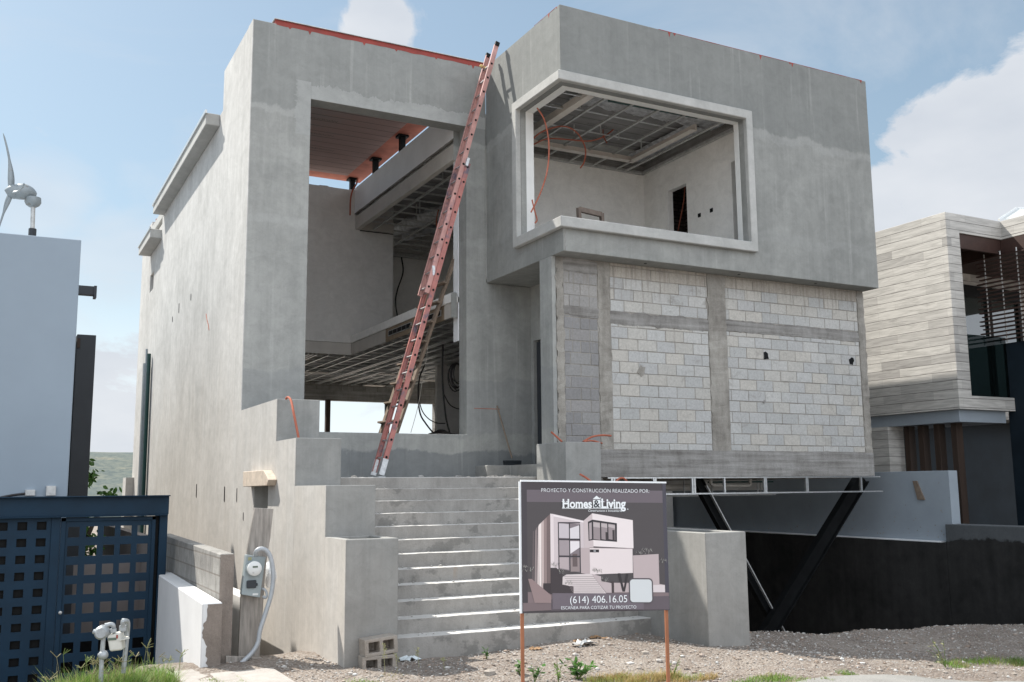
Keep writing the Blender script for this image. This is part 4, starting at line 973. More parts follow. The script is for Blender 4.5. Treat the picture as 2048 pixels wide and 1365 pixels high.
cable([PY(877, 420, 20.5), PY(873, 440, 20.5), PY(874, 455, 20.5), PY(882, 470, 20.5)], .015, M['orange'], 'orange_conduit', 'dark orange conduit loop below the upper room ceiling behind the ladder', 'conduit')

# ================================================================== SIGN
SG = thing('sign_board', 'dark builder sign with house picture on two thin brown posts before the stairs', 'sign', (4.49, 7.08, -1.95))
S0 = Vector((3.872, 7.228, .041)); SU = Vector((1.25, -.290, -.024)); SV = Vector((0, 0, -1.056)); SN = Vector((-.226, -.974, 0))
def sp_(x, y, k=0):       # drawing coordinates of the printed sheet -> point on the panel
    U = (x-77)/916; top = 103+4*U; bot = 932-23*U; V = (y-top)/(bot-top)
    return S0+SU*U+SV*V+SN*(.0125+.0006*k)
un = SU.normalized(); sw_ = SU.length
mb = MB(); c0 = [S0+SN*.010, S0+SU+SN*.010, S0+SU+SV+SN*.010, S0+SV+SN*.010]; mb.prism(c0, SN*-.022)
mt, nt_, b, P = newmat('printed banner'); a_ = nt_.nodes.new('ShaderNodeAttribute'); a_.attribute_name = 'Col'
nt_.links.new(a_.outputs[0], b.inputs['Base Color']); b.inputs['Roughness'].default_value = .42; bump(nt_, b, noi(nt_, P, 3, 4, .5), .25, .02); M['print'] = mt
mb.c = [(.050, .040, .044)]*len(mb.c); mb.build('panel', M['print'], SG)
mb = MB(); e = .012
for a, b2 in ((S0-un*.003, S0+SU+un*.003), ): mb.bar(a+SN*.0+Vector((0, 0, .006)), b2+Vector((0, 0, .006)), .03, .014)
mb.bar(S0-un*.004, S0+SV-un*.004, .03, .012, SN); mb.build('edge_trim', M['lightpaint'], SG)
for k, (q, bz) in enumerate(((S0+un*.012, -2.0), (S0+SU-un*.012, -2.05))):
    MB().bar((q.x, q.y+.025, bz), (q.x, q.y+.025, q.z-.005), .026, .026, un).build('post', M['rust'], SG, .002)
pic = MB(); lay = [0]
def poly(pts, c, k=None):
    g_ = sum(c)/3; c = tuple(v*.7+g_*.3 for v in c)
    lay[0] += .12; k = lay[0] if k is None else k
    pic.add([sp_(x, y, k) for x, y in pts], [tuple(range(len(pts)))], tuple((v/255)**2.2 for v in c))
def rect(x0, y0, x1, y1, c): poly([(x0, y0), (x1, y0), (x1, y1), (x0, y1)], c)
rect(110, 155, 975, 233, (104, 90, 98)); rect(110, 233, 975, 806, (76, 68, 70)); rect(77, 104, 110, 930, (66, 58, 64)); rect(968, 108, 992, 908, (66, 62, 76))
poly([(110, 800), (990, 800), (990, 830), (110, 868)], (128, 104, 106)); poly([(80, 868), (250, 862), (250, 912), (80, 920)], (120, 98, 100)); poly([(250, 845), (990, 820), (990, 905), (250, 915)], (96, 82, 90))
tw_ = [(137, (98, 82, 84)), (152, (150, 128, 126)), (168, (214, 190, 184)), (182, (236, 216, 208)), (196, (196, 168, 162)), (212, (150, 122, 118)), (230, (118, 94, 92)), (252, None)]
for (xa, c), (xb, _) in zip(tw_[:-1], tw_[1:]):
    ta = 308+(252-xa)*1.0 if xa > 160 else 418; tb = 308+(252-xb)*1.0 if xb > 160 else 418
    poly([(xa+8*(xa < 170), ta), (xb, tb), (xb-4, 800+40*(xb < 200)), (xa-2, 750+60*(xa > 150))], c)
poly([(252, 307), (272, 309), (272, 655), (250, 650)], (226, 206, 206)); poly([(272, 309), (458, 350), (458, 665), (272, 655)], (206, 186, 188)); poly([(272, 312), (458, 352), (458, 362), (272, 324)], (236, 220, 220))
poly([(298, 360), (436, 373), (433, 677), (299, 655)], (128, 112, 118)); poly([(304, 366), (366, 372), (366, 462), (304, 460)], (196, 182, 188)); poly([(304, 474), (366, 476), (366, 570), (304, 568)], (160, 142, 146))
poly([(372, 400), (430, 380), (430, 470), (372, 470)], (214, 204, 208)); poly([(372, 480), (430, 480), (430, 520), (372, 560)], (226, 214, 216)); poly([(304, 582), (362, 582), (362, 660), (304, 650)], (182, 160, 162)); poly([(372, 590), (428, 584), (428, 670), (372, 672)], (150, 128, 126))
poly([(385, 560), (415, 560), (415, 640), (385, 640)], (104, 84, 84))
for xa, ya, xb, yb in ((298, 360, 304, 657), (366, 366, 372, 668), (430, 373, 436, 677), (298, 464, 434, 474), (298, 572, 434, 580), (298, 360, 436, 368)): rect(xa, ya, xb, yb, (52, 46, 54))
poly([(458, 350), (513, 303), (517, 520), (492, 522), (458, 522)], (202, 180, 180)); poly([(513, 303), (770, 345), (770, 523), (517, 512)], (234, 216, 214)); poly([(436, 522), (492, 522), (492, 690), (436, 680)], (186, 162, 162))
poly([(485, 357), (513, 343), (668, 365), (666, 483), (515, 472), (487, 478)], (46, 40, 46))
for x0, x1 in ((518, 560), (568, 606), (613, 655)): poly([(x0, 356+(x0-518)*.13), (x1, 356+(x1-518)*.13), (x1, 472), (x0, 466)], (150, 132, 134)); poly([(x0, 360+(x0-518)*.13), (x1, 360+(x1-518)*.13), (x1, 392+(x1-518)*.05), (x0, 388)], (186, 168, 168))
poly([(492, 366), (508, 360), (508, 466), (492, 470)], (168, 150, 152)); poly([(594, 422), (606, 422), (606, 472), (594, 470)], (60, 50, 52)); poly([(638, 408), (652, 408), (652, 474), (638, 472)], (60, 50, 52))
poly([(492, 520), (763, 524), (762, 678), (610, 684), (492, 690)], (228, 208, 206)); rect(493, 532, 551, 550, (44, 36, 42)); poly([(492, 519), (766, 523), (766, 527), (492, 523)], (150, 130, 130))
poly([(765, 568), (930, 558), (930, 746), (965, 752), (965, 798), (640, 800), (640, 740), (765, 740)], (188, 164, 164)); poly([(885, 752), (965, 752), (965, 798), (885, 798)], (214, 196, 196))
poly([(250, 648), (285, 648), (320, 690), (318, 752), (388, 765), (388, 812), (250, 812)], (64, 52, 56)); poly([(203, 745), (250, 745), (250, 812), (203, 790)], (58, 46, 50))
poly([(112, 718), (134, 718), (250, 820), (250, 866), (150, 866)], (150, 120, 118))
poly([(345, 690), (500, 684), (590, 806), (388, 806), (388, 765), (320, 752), (322, 705)], (214, 196, 194))
for q in range(9): y = 700+q*12; rect(330+q*6, y, 520+q*7, y+3, (150, 130, 130))
poly([(500, 684), (560, 700), (560, 730), (624, 742), (624, 802), (590, 802)], (190, 168, 168)); rect(624, 730, 640, 802, (70, 56, 58))
for pts in ([(666, 680), (682, 680), (706, 795), (692, 795)], [(720, 680), (735, 680), (708, 795), (696, 795)]): poly(pts, (52, 44, 48))
rg = random.Random(5)
for (cx, cy, n_, r_) in ((275, 630, 16, 22), (308, 676, 14, 20), (515, 664, 12, 18), (545, 670, 14, 20), (585, 724, 18, 24), (355, 742, 14, 20), (850, 545, 30, 40), (800, 555, 14, 20), (955, 605, 18, 26), (108, 655, 26, 36)):
    for _ in range(n_):
        x = cx+rg.uniform(-r_, r_); y = cy+rg.uniform(-r_*.4, r_*.5); a = rg.uniform(-.8, .8); l = rg.uniform(8, 20); pic.add([sp_(x, y, 12), sp_(x+3, y, 12), sp_(x+l*math.sin(a), y-l, 12)], [(0, 1, 2)], rg.choice([(.42, .40, .36), (.16, .15, .15), (.30, .28, .26)]))
rect(257, 806, 825, 905, (108, 94, 104))
def rr_poly(x0, y0, x1, y1, r_, c):
    pts = []
    for cx, cy, a0 in ((x1-r_, y0+r_, -90), (x1-r_, y1-r_, 0), (x0+r_, y1-r_, 90), (x0+r_, y0+r_, 180)):
        for k in range(6): a = R(a0+18*k); pts.append((cx+r_*math.cos(a), cy+r_*math.sin(a)))
    poly(pts, c)
rr_poly(733, 710, 888, 866, 26, (84, 74, 80)); rr_poly(741, 718, 880, 860, 20, (205, 207, 208))
pic.build('picture', M['print'], SG, fixn=False)
WHITE = M['lightpaint']
def text(name, s, x0, x1, y, tilt=0, bold=0.0, italic=0, parent=SG, hscale=1.0, spacing=1.0):
    """lettering as flat mesh on the sign: x0..x1 wide, baseline y"""
    cu = bpy.data.curves.new(name, 'FONT'); cu.body = s; cu.size = 1; cu.offset = bold; cu.shear = italic; cu.space_character = spacing; cu.resolution_u = 4
    o = bpy.data.objects.new(name, cu); col.objects.link(o); dg = bpy.context.evaluated_depsgraph_get(); dg.update()
    me = bpy.data.meshes.new_from_object(o.evaluated_get(dg)); bpy.data.objects.remove(o)
    xs_ = [v.co.x for v in me.vertices]; a, b2 = min(xs_), max(xs_); k = (x1-x0)/(b2-a)
    for v in me.vertices: v.co = sp_(x0+(v.co.x-a)*k, y+tilt*(v.co.x-a)*k/(x1-x0)-v.co.y*k*hscale, 14)
    me.materials.append(WHITE); o = bpy.data.objects.new(name, me); col.objects.link(o); o.parent = parent; o.matrix_parent_inverse = parent_inv(parent); return o
text('lettering', '82', 516, 530, 546, 0, 0)
text('lettering', 'PROYECTO Y CONSTRUCCIÓN REALIZADO POR:', 197, 880, 169, 1, -.008, hscale=1.12)
text('lettering', '(614) 406.16.05', 364, 720, 868, -8, 0, hscale=1.12)
text('lettering', 'ESCANEA PARA COTIZAR TU PROYECTO', 309, 776, 906, -7, -.004, hscale=1.12)
text('lettering', 'Constructora e Inmobiliaria', 487, 700, 292, 0, .004, .3)
text('logo', 'Homes', 328, 511, 268, 0, .030, hscale=1.22)
text('logo', 'Living', 571, 726, 268, 0, .030, hscale=1.22)
lg = MB()
def slab(x0, x1, y, h=4.5): lg.add([sp_(x0, y, 15), sp_(x1, y, 15), sp_(x1, y+h, 15), sp_(x0, y+h, 15)], [(0, 1, 2, 3)])
# slab serifs on the stems
for x0, x1, y in ((324, 342, 226), (349, 367, 226), (324, 342, 264), (349, 367, 264), (405, 420, 264), (424, 438, 264), (441, 456, 264), (567, 590, 226), (567, 584, 264), (604, 618, 264), (604, 613, 237), (620, 634, 237), (637, 650, 237), (650, 664, 264), (670, 684, 264), (686, 699, 264)): slab(x0, x1, y)
slab(323, 704, 272, 2.6)
for pts in ([(516, 212), (541, 190), (567, 212)], [(518, 217), (565, 217), (565, 268), (518, 268)]): lg.add([sp_(x, y, 15) for x, y in pts], [tuple(range(len(pts)))])
for cx, cy in ((564, 205), (738, 275)): lg.add([sp_(cx+3.5*math.cos(a), cy+3.5*math.sin(a), 15) for a in [2*math.pi*k/8 for k in range(8)]], [tuple(range(8))])
lg.build('logo', WHITE, SG, fixn=False)
amp = text('logo', '&', 521, 562, 264, 0, .02, hscale=1.05)
for v in amp.data.vertices: v.co += SN*.0012
amp.data.materials[0] = M['darkfin']

# faint maker's print on the ceiling boards, read from below
def board_print(s_, c, wdt):
    cu = bpy.data.curves.new('board_print', 'FONT'); cu.body = s_; cu.resolution_u = 3; o = bpy.data.objects.new('board_print', cu); col.objects.link(o)
    dg = bpy.context.evaluated_depsgraph_get(); dg.update(); me = bpy.data.meshes.new_from_object(o.evaluated_get(dg)); bpy.data.objects.remove(o)
    xs_ = [v.co.x for v in me.vertices]; k = wdt/(max(xs_)-min(xs_))
    for v in me.vertices: v.co = Vector((c.x-(v.co.x-min(xs_))*k, c.y+v.co.y*k, c.z))
    me.materials.append(M['boardink']); o = bpy.data.objects.new('board_print', me); col.objects.link(o); o.parent = H; o.matrix_parent_inverse = parent_inv(H)
M['boardink'] = plain('faded print', (.13, .12, .115), .9, var=.3, scale=6, bmp=0)
for px, py in ((676, 243), (668, 272), (668, 301)): board_print('NOVIDESA', PZ(px, py, 7.842), .62)
for px, py in ((1218, 254), (1195, 276)): board_print('NOVIDESA', PZ(px, py, 7.166), .50)
# ================================================================== LOOSE THINGS AT THE FOOT OF THE STAIRS
def cinder(name, label, c, yaw, pitch=0):
    Lx, D, Hh = .39, .19, .19; mb = vox([(-Lx/2, Lx/2, -D/2, D/2, 0, Hh)], [(-Lx/2+.045, -.022, -D/2-.01, D/2-.02, .038, Hh-.038), (.022, Lx/2-.045, -D/2-.01, D/2-.02, .038, Hh-.038)])
    mt_ = Matrix.Translation(c) @ Matrix.Rotation(yaw, 4, 'Z') @ Matrix.Rotation(pitch, 4, 'Y')
    mb.v = [tuple(mt_ @ Vector(v)) for v in mb.v]; o = mb.build(name, M['cinder'], None, .008, seg=2); return tag(o, label, 'concrete block', 'two concrete blocks by the stairs')
cinder('cinder_block', 'lower hollow concrete block lying on the gravel beside the left planter', (3.93, 10.76, -2.03), R(-4), R(-1))
cinder('cinder_block', 'upper hollow concrete block tilted on top of the other by the stairs', (3.95, 10.77, -1.835), R(2), R(-4))
def crumple(name, label, c, s_, mat, seed, cat='litter'):
    mb = MB(); rg = random.Random(seed); n = 6
    for j in range(n):
        for i in range(n): mb.v.append((c[0]+s_*(i/(n-1)-.5)*1.3+rg.uniform(-.1, .1)*s_, c[1]+s_*(j/(n-1)-.5)*.8, c[2]+s_*.05+rg.uniform(0, .34)*s_*(1-abs(i/(n-1)-.5))))
    for j in range(n-1):
        for i in range(n-1): mb.f.append([j*n+i, j*n+i+1, (j+1)*n+i+1, (j+1)*n+i]); mb.c.append(None)
    o = mb.build(name, mat, smooth=False, fixn=False); so = o.modifiers.new('thickness', 'SOLIDIFY'); so.thickness = .003
    return tag(o, label, cat)
def gp(px, py, z=-1.98):
    p = PZ(px, py, z); p = PZ(px, py, gz(p.x, p.y)); return PZ(px, py, gz(p.x, p.y))
p = gp(818, 1322); crumple('paper_scrap', 'crumpled white paper lying right beside the concrete blocks', (p.x, p.y, p.z), .17, M['litter'], 3)
p = gp(945, 1308); crumple('sponge_scrap', 'flat yellowish scrap on the gravel by the bottom step', (p.x, p.y, p.z), .12, M['rope'], 5)
p = gp(1168, 1292); crumple('metal_scrap', 'bent pale metal scrap on the gravel in front of the bottom step', (p.x, p.y, p.z), .22, M['galv_dull'], 6)
for i, (x, y, lb) in enumerate(((1157, 1284, 'dead leaf touching the pale metal scrap'), (1192, 1277, 'large curled dead leaf against the bottom step, right of the scrap'), (1213, 1279, 'narrow dead leaf at the right end of the bottom step'), (1072, 1300, 'small dead leaf alone left of the scrap'))):
    p = gp(x, y); crumple('dead_leaf', lb, (p.x, p.y, p.z), .09+.02*(i % 2), M['leaf_dead'], 20+i, 'leaf')['group'] = 'dead leaves by the bottom step'

# ---- electricity meter on its plank
pk = MB(); q = [PY(508, 1016, 12.05), PY(547, 1018, 12.0), PY(541, 1075, 12.0), PY(533, 1130, 11.98), PY(520, 1332, 11.95), PY(478, 1332, 11.95), PY(484, 1180, 11.97), PY(497, 1085, 12.0)]
pk.prism([Vector((v.x, 12.0, v.z)) for v in q], (0, .05, 0)); tag(pk.build('utility_plank', M['wood_old'], bevel=.004), 'weathered bowed grey plank standing upright holding the electric meter', 'plank')
q = [PY(452, 1313, 11.8), PY(524, 1316, 11.8), PY(523, 1336, 11.8), PY(452, 1338, 11.8)]; tag(MB().prism([Vector((v.x, 11.80, v.z)) for v in q], (0, .07, 0)).build('foot_board', M['wood_old'], bevel=.005), 'short horizontal board at the foot of the meter plank', 'board')
EM = thing('electric_meter', 'grey electric meter box with round white dial mounted on the plank', 'electric meter', (2.8, 11.9, -1.25))
q = [PY(493, 1110, 11.9), PY(532, 1115, 11.9), PY(520, 1196, 11.9), PY(483, 1190, 11.9)]; MB().prism([Vector((v.x, 11.90, v.z)) for v in q], (0, .10, 0)).build('box', M['meter_grey'], EM, .008, seg=2)
ax = Vector((0, 1, 0)); c = PY(507, 1137, 11.9); c.y = 11.9
d_ = MB(); d_.tube([c, c-ax*.03], .092, 24); d_.build('dial_ring', M['meter_grey'], EM, .002)
dd = MB(); dd.tube([c-ax*.03, c-ax*.065, c-ax*.085], [.083, .083, .055], 24); dl = dd.build('dial', M['meter_white'], EM)
MB().box(c.x-.03, c.x+.03, c.y-.0885, c.y-.084, c.z+.012, c.z+.032).build('display', M['lcd'], dl); MB().tube([c+Vector((-.02, -.070, -.045)), c+Vector((-.02, -.088, -.045))], .012, 10).build('port', M['galv_dull'], dl)
c2 = PY(503, 1169, 11.9); mb = MB(); mb.box(c2.x-.058, c2.x+.052, 11.875, 11.902, c2.z-.042, c2.z+.046); mb.box(c2.x+.045, c2.x+.068, 11.87, 11.9, c2.z-.02, c2.z+.012); mb.build('breaker_cover', M['darkfin'], EM, .006)
c2 = PY(511, 1189, 11.9); MB().box(c2.x-.034, c2.x+.030, 11.897, 11.901, c2.z-.011, c2.z+.011).build('rating_label', M['meter_white'], EM)
c2 = PY(500, 1118, 11.9); MB().box(c2.x-.022, c2.x+.018, 11.896, 11.901, c2.z-.018, c2.z+.018).build('sticker', M['seed'], EM)
pts = [(511, 1113), (513, 1103), (522, 1098), (533, 1102), (541, 1115), (546, 1140), (546, 1165), (541, 1195), (530, 1230), (520, 1262), (516, 1285), (505, 1305), (488, 1322), (472, 1338)]
sp3 = spline([PY(x, y, 11.93 if i < 1 else 11.86-.01*i) for i, (x, y) in enumerate(pts)], 9)
MB().tube(sp3, [.026+.002*(k % 2) for k in range(len(sp3))], 10).build('flexible_conduit', M['flex'], None)
tag(bpy.data.objects['flexible_conduit'], 'thick pale grey flexible conduit curving from the meter to the ground', 'conduit')
mb = MB().tube(spline([PY(523, 1178, 11.95), PY(530, 1180, 11.92), PY(534, 1190, 11.9), PY(531, 1196, 11.9), PY(526, 1193, 11.92)], 6), .016, 8); tag(mb.build('conduit_stub', M['flex']), 'small white conduit elbow at the lower right of the meter box', 'conduit')
mb = MB(); rg = random.Random(2); A = [PY(x, y, 12.2) for x, y in ((531, 1125), (545, 1118), (553, 1150), (551, 1162), (543, 1168), (538, 1182), (529, 1168), (532, 1150))]
mb.add([v+Vector((0, rg.uniform(-.05, .05), 0)) for v in A]+[PY(541, 1145, 12.1)], [(i, (i+1) % 8, 8) for i in range(8)]); o = mb.build('plastic_film', M['plastic'], smooth=False, fixn=False)
sb = o.modifiers.new('sub', 'SUBSURF'); sb.levels = sb.render_levels = 2; tag(o, 'scrap of pale plastic film behind the meter plank', 'plastic film')

# ---- gas meter
GM = thing('gas_meter', 'cream gas meter with regulator on two pipes rising from the tall grass', 'gas meter', (1.08, 10.0, -2.1))
g = lambda x, y, Y=10.0: PY(150+x/6.827, 1200+y/6.827, Y)
q = [g(430, 490), g(620, 440), g(648, 690), g(470, 712)]; qb = [g(640, 440), g(705, 420), g(742, 650), g(650, 695)]
q = [Vector((v.x, 10.0, v.z)) for v in q]
bd = MB().prism([q[0], q[1], q[2]+Vector((0, 0, 0)), q[3]], (.05, .14, 0)); body = bd.build('body', M['gasbody'], GM, .018, seg=3)
sc_ = MB(); sc_.bar(q[1]+Vector((.026, .07, -.0)), q[2]+Vector((.028, .07, 0)), .012, .16, (0, 1, 0)); 
a = q[0].lerp(q[1], .42)+Vector((0, -.002, -.045)); MB().box(a.x-.034, a.x+.036, 9.994, 10.0, a.z-.010, a.z+.012).build('display', M['lcd'], body)
a = q[0].lerp(q[1], .76)+Vector((0, -.002, -.03)); MB().box(a.x-.006, a.x+.008, 9.994, 10.0, a.z-.02, a.z+.012).build('warning_mark', M['red'], body)
m1, m2 = q[1].lerp(q[2], .45), q[0].lerp(q[3], .5); MB().bar(Vector((m1.x-.02, 10.075, m1.z)), Vector((m1.x+.07, 10.075, m1.z+.015)), .17, .008).build('case_flange', M['gasbody'], body)
mb = MB(); Y = 10.02
mb.tube([g(358, 1060, Y)+Vector((0, 0, -.2)), g(365, 800, Y), g(388, 520, Y)], .021, 10); mb.build('riser_pipe', M['pipe'], GM)
mb = MB(); mb.sph(g(385, 755, Y), .045, .045, .045, 10, 8); mb.tube([g(310, 752, Y), g(340, 752, Y)], .012, 8); mb.build('valve', M['pipe'], GM)
mb = MB(); c = g(375, 445, Y); mb.tube([c+Vector((-.02, -.05, 0)), c+Vector((-.015, -.03, 0)), c+Vector((.01, .045, 0))], [.045, .062, .062], 16); mb.tube([c+Vector((-.03, -.03, 0)), g(255, 432, Y)], .022, 10); mb.tube([c, g(300, 505, Y)], [.035, .026], 10); mb.tube([c, g(405, 350, Y)], [.04, .03], 10); mb.build('regulator', M['pipe'], GM)
mb = MB(); mb.tube(spline([g(405, 350, Y), g(440, 345, Y), g(495, 335, Y), g(525, 360, Y), g(528, 440, Y+.05)], 6), .020, 10); mb.tube([g(518, 395, Y), g(520, 445, Y)], .032, 8); mb.build('inlet_elbow', M['pipe'], GM)
mb = MB(); mb.tube(spline([g(655, 430, Y+.05), g(655, 300, Y+.02), g(690, 290, Y+.03), g(718, 300, Y+.05), g(722, 360, Y+.08), g(715, 450, Y+.12), g(690, 700, Y+.12), g(660, 1000, Y+.12)], 6), .021, 10); mb.tube([g(652, 420, Y+.05), g(655, 350, Y+.05)], .034, 8); mb.tube([g(640, 300, Y), g(665, 297, Y)], .03, 8); mb.build('outlet_pipe', M['pipe'], GM)

# ================================================================== LEFT BOUNDARY: GATE, LOW WALLS
wl = MB().prism([(2.19, 11.7, -2.9), (2.19, 15.28, -2.9), (2.19, 15.28, -1.19), (2.19, 11.7, -1.27)], (.22, 0, 0)); tag(wl.build('low_white_wall', M['lowwhite'], bevel=.012), 'low white painted wall end in front of the taller grey block wall', 'wall')
bw2 = MB().prism([(2.42, 11.95, -2.9), (2.42, 16.6, -2.9), (2.42, 16.6, -.69), (2.42, 11.95, -.75)], (.16, 0, 0)); tag(bw2.build('low_block_wall', M['blocks'], bevel=.01), 'unpainted grey concrete block wall between the gate and the meter plank', 'wall')
tag(MB().box(2.424, 2.576, 11.94, 11.951, -2.9, -.757).build('wall_end_render', M['brownrender'], bpy.data.objects['low_block_wall']))
mb = MB(); rg = random.Random(3); L_ = []
n = 30
for i in range(n): 
    z0 = -2.05+.765*i/n; z1 = z0+.765/n; f = lambda z: 2.262+.05*noise.noise(Vector((z*6, 1, 1)))+.03*noise.noise(Vector((z*21, 1, 1)))+.05*math.sin(z*5)
    mb.add([(f(z0), 11.697, z0), (2.408, 11.697, z0), (2.408, 11.697, z1), (f(z1), 11.697, z1)], [(0, 1, 2, 3)])
mb.build('mud_stain', M['brownrender'], bpy.data.objects['low_white_wall'], fixn=False)
pw = MB().box(3.10, 3.30, 13.9, 16.0, -3, -1.45); tag(pw.build('inner_wall_stub', M['interior_dark'], bevel=.01), 'low pale wall stub in the dark gap behind the meter plank', 'wall')
GT = thing('metal_gate', 'dark blue steel gate with rows of square holes under a deep top beam', 'gate', (0, 15, -2.8))
mb = MB(); mb.box(-5, 2.285, 14.98, 15.0, -.35, -.09); mb.box(-5, 2.29, 14.90, 15.08, -.094, -.078); mb.box(-5, 2.27, 14.92, 15.06, -.365, -.35); mb.build('top_beam', M['blue'], GT, .003)
MB().box(2.17, 2.28, 15.0, 15.12, -3.1, -.365).build('gate_upright', M['blue'], GT, .004); MB().box(2.118, 2.168, 15.06, 15.1, -3.1, -.365).build('gate_upright', M['black'], GT, .004)  # the black strip paints in the dark gap beside the post
MB().box(.765, .882, 15.0, 15.12, -3.1, -.365).build('gate_upright', M['blue'], GT, .004)
x0, x1 = .885, 2.115; zt = -.372
hx = [PY(x, 1063, 15.0).x for x in (148, 184, 219, 252.5, 286)]
subs = []
for c in hx:
    for r_ in range(9):
        z = PY(219, 1063, 15.0).z-r_*.257; subs.append((c-.073, c+.073, 14.9, 15.2, z-.072, z+.072))
dl = vox([(x0, x1, 15.01, 15.035, -2.95, zt)], subs); dr = dl.build('door_leaf', M['blue'], GT)
mb = MB(); mb.box(x0, x0+.06, 14.985, 15.03, -2.95, zt); mb.box(x1-.05, x1, 14.985, 15.03, -2.95, zt); mb.box(x0, x1, 14.985, 15.03, zt-.05, zt); mb.build('leaf_frame', M['blue'], dr, .003)
c = PY(120, 1225, 14.99); mb = MB(); mb.tube([c, c-Vector((0, .05, 0))], .018, 10); mb.sph(c-Vector((0, .06, 0)), .025, .02, .025); mb.build('door_knob', M['galv_dull'], dr)
subs = []
for k in range(9):
    cx = PY(83.5, 1052, 15.0).x-.236*k
    for r_ in range(12):
        z = PY(50, 1053, 15.0).z-r_*.222; subs.append((cx-.060, cx+.060, 14.9, 15.2, z-.055, z+.055))
pl = vox([(-1.9, .764, 15.02, 15.045, -3.1, -.366)], subs); pn = pl.build('perforated_panel', M['blue'], GT); MB().box(-1.9, .764, 15.085, 15.10, -3.1, -.37).build('backing_sheet', M['black'], pn)
# neighbour's yard seen through the holes
yd = thing('courtyard_walls', 'beige courtyard wall and dark panels behind the perforated gate door', 'wall', (1.6, 22, -3)); 
MB().box(2.25, 2.4, 16.7, 24, -3.2, -.75).build('wall_panel', M['yard'], yd); MB().box(1.22, 2.25, 17.4, 17.6, -3.2, -1.05).build('wall_panel', M['yard'], yd); MB().box(-2, 1.22, 17.1, 17.2, -3.2, -1.15).build('wall_panel', M['darkfin'], yd)
MB().box(.95, 2.12, 15.5, 15.7, -3.2, -2.02).build('wall_panel', M['black'], yd)  # black panel behind the lowest rows of holes

# ================================================================== LEFT NEIGHBOUR
LH = thing('left_house', 'plain white neighbouring house on the left with charcoal fin and flat roof', 'house', (-2, 17, -3))
MB().prism([(1.075, 17, -3.2), (-7, 17, -3.2), (-7, 17, 3.95), (1.06, 17, 4.02)], (0, .25, 0)).build('wall', plain('pale blue grey wall paint', (.262, .315, .37), .8, var=.035, scale=1.1, bmp=.1, dirt=((.17, .20, .23), 5, .74)), LH, .01)
MB().box(-7, .80, 17.25, 29, -3.2, 3.9).build('wall', M['white_wall'], LH)
MB().box(1.27, 1.60, 20.0, 24, -3.0, 2.91).build('fin', M['darkfin'], LH, .005)
MB().box(.9, 1.56, 20.05, 20.22, 3.69, 3.86).build('gutter', M['darkfin'], LH, .004); MB().box(1.52, 1.57, 20.03, 20.24, 3.64, 3.87).build('gutter_end', M['darkfin'], LH)
c = PY(172, 685, 19.98); MB().box(c.x-.155, c.x-.10, 19.97, 20.0, c.z-.11, c.z+.07).build('rust_bracket', M['wood_dark'], LH)
for (xa, xb) in ((50, 70), (92, 111)):
    a, b2 = PY(xa, 984, 16.95), PY(xb, 992, 16.95); MB().box(a.x, b2.x, 16.93, 17.0, b2.z, a.z+.09 if xa > 80 else a.z+.03).build('junction_box', M['galv_dull'], LH, .006)
cable([PY(0, 996, 16.93), PY(25, 991, 16.93), PY(50, 988, 16.93)], .02, M['blackcable'], 'black_lead', 'black lead running along the white wall above the gate to a small box', 'cable')
WT = thing('wind_turbine', 'small grey wind turbine on a short pole above the left white house', 'wind turbine', (.45, 22, 4))
t_ = lambda x, y: PY(x/2.7308, 200+y/2.7308, 22.0)
MB().tube([t_(180, 760)+Vector((0, 0, -.5)), t_(181, 575)], .045, 10).build('pole', M['galv_dull'], WT)
MB().tube([t_(175, 760), t_(178, 705)], .075, 8).build('pole_collar', M['darkfin'], WT)
c = t_(180, 553); MB().tube([c+Vector((0, 0, -.13)), c+Vector((0, 0, -.09)), c+Vector((0, 0, -.03)), c+Vector((0, 0, .07))], [.07, .13, .16, .15], 16).build('yaw_hub', M['turbine'], WT)
a, b2 = t_(60, 505), t_(200, 515); n = 14; pts = [a.lerp(b2, i/n) for i in range(n+1)]
MB().tube([p_+Vector((0, 0, .05*math.sin(math.pi*i/n)-.02)) for i, p_ in enumerate(pts)], [max(.02, .165*math.sin(math.pi*(.16+.82*i/n))**.6) for i in range(n+1)], 18).build('nacelle', M['turbine'], WT)
a, b2 = t_(86, 503), t_(24, 493); MB().tube([a.lerp(b2, i/8) for i in range(9)], [.145*math.cos(math.pi/2*(i/8)**1.4)+.006 for i in range(9)], 18).build('nose_cone', M['turbine'], WT)
hub = t_(62, 500)
def blade(tip, ctrl, w0):
    mb = MB(); n = 16; h = hub; L_, R_ = [], []
    for i in range(n+1):
        t = i/n; p_ = h*(1-t)**2+Vector(ctrl)*2*t*(1-t)+Vector(tip)*t*t; q_ = (Vector(tip)*2*t+Vector(ctrl)*(2-4*t)-h*2*(1-t)).normalized()
        w_ = w0*(.35+.9*math.sin(math.pi*min(1, t*1.6+.12))*(1-t*.5))*(1-t)**.25+.008; s_ = Vector((q_.z, .55*(1-t), -q_.x)).normalized()
        L_.append(p_+s_*w_/2); R_.append(p_-s_*w_/2)
    mb.v = [tuple(x) for x in L_+R_]
    for i in range(n): mb.f.append([i, i+1, n+2+i, n+1+i]); mb.c.append(None)
    o = mb.build('blade', M['turbine'], WT, fixn=False, smooth=True); so = o.modifiers.new('thickness', 'SOLIDIFY'); so.thickness = .03
blade(t_(17, 182), t_(70, 350), .11); blade(t_(-12, 720), t_(20, 600), .09); blade(t_(85, 590)+Vector((.1, -1.9, 0)), t_(95, 575)+Vector((0, -.9, 0)), .10)
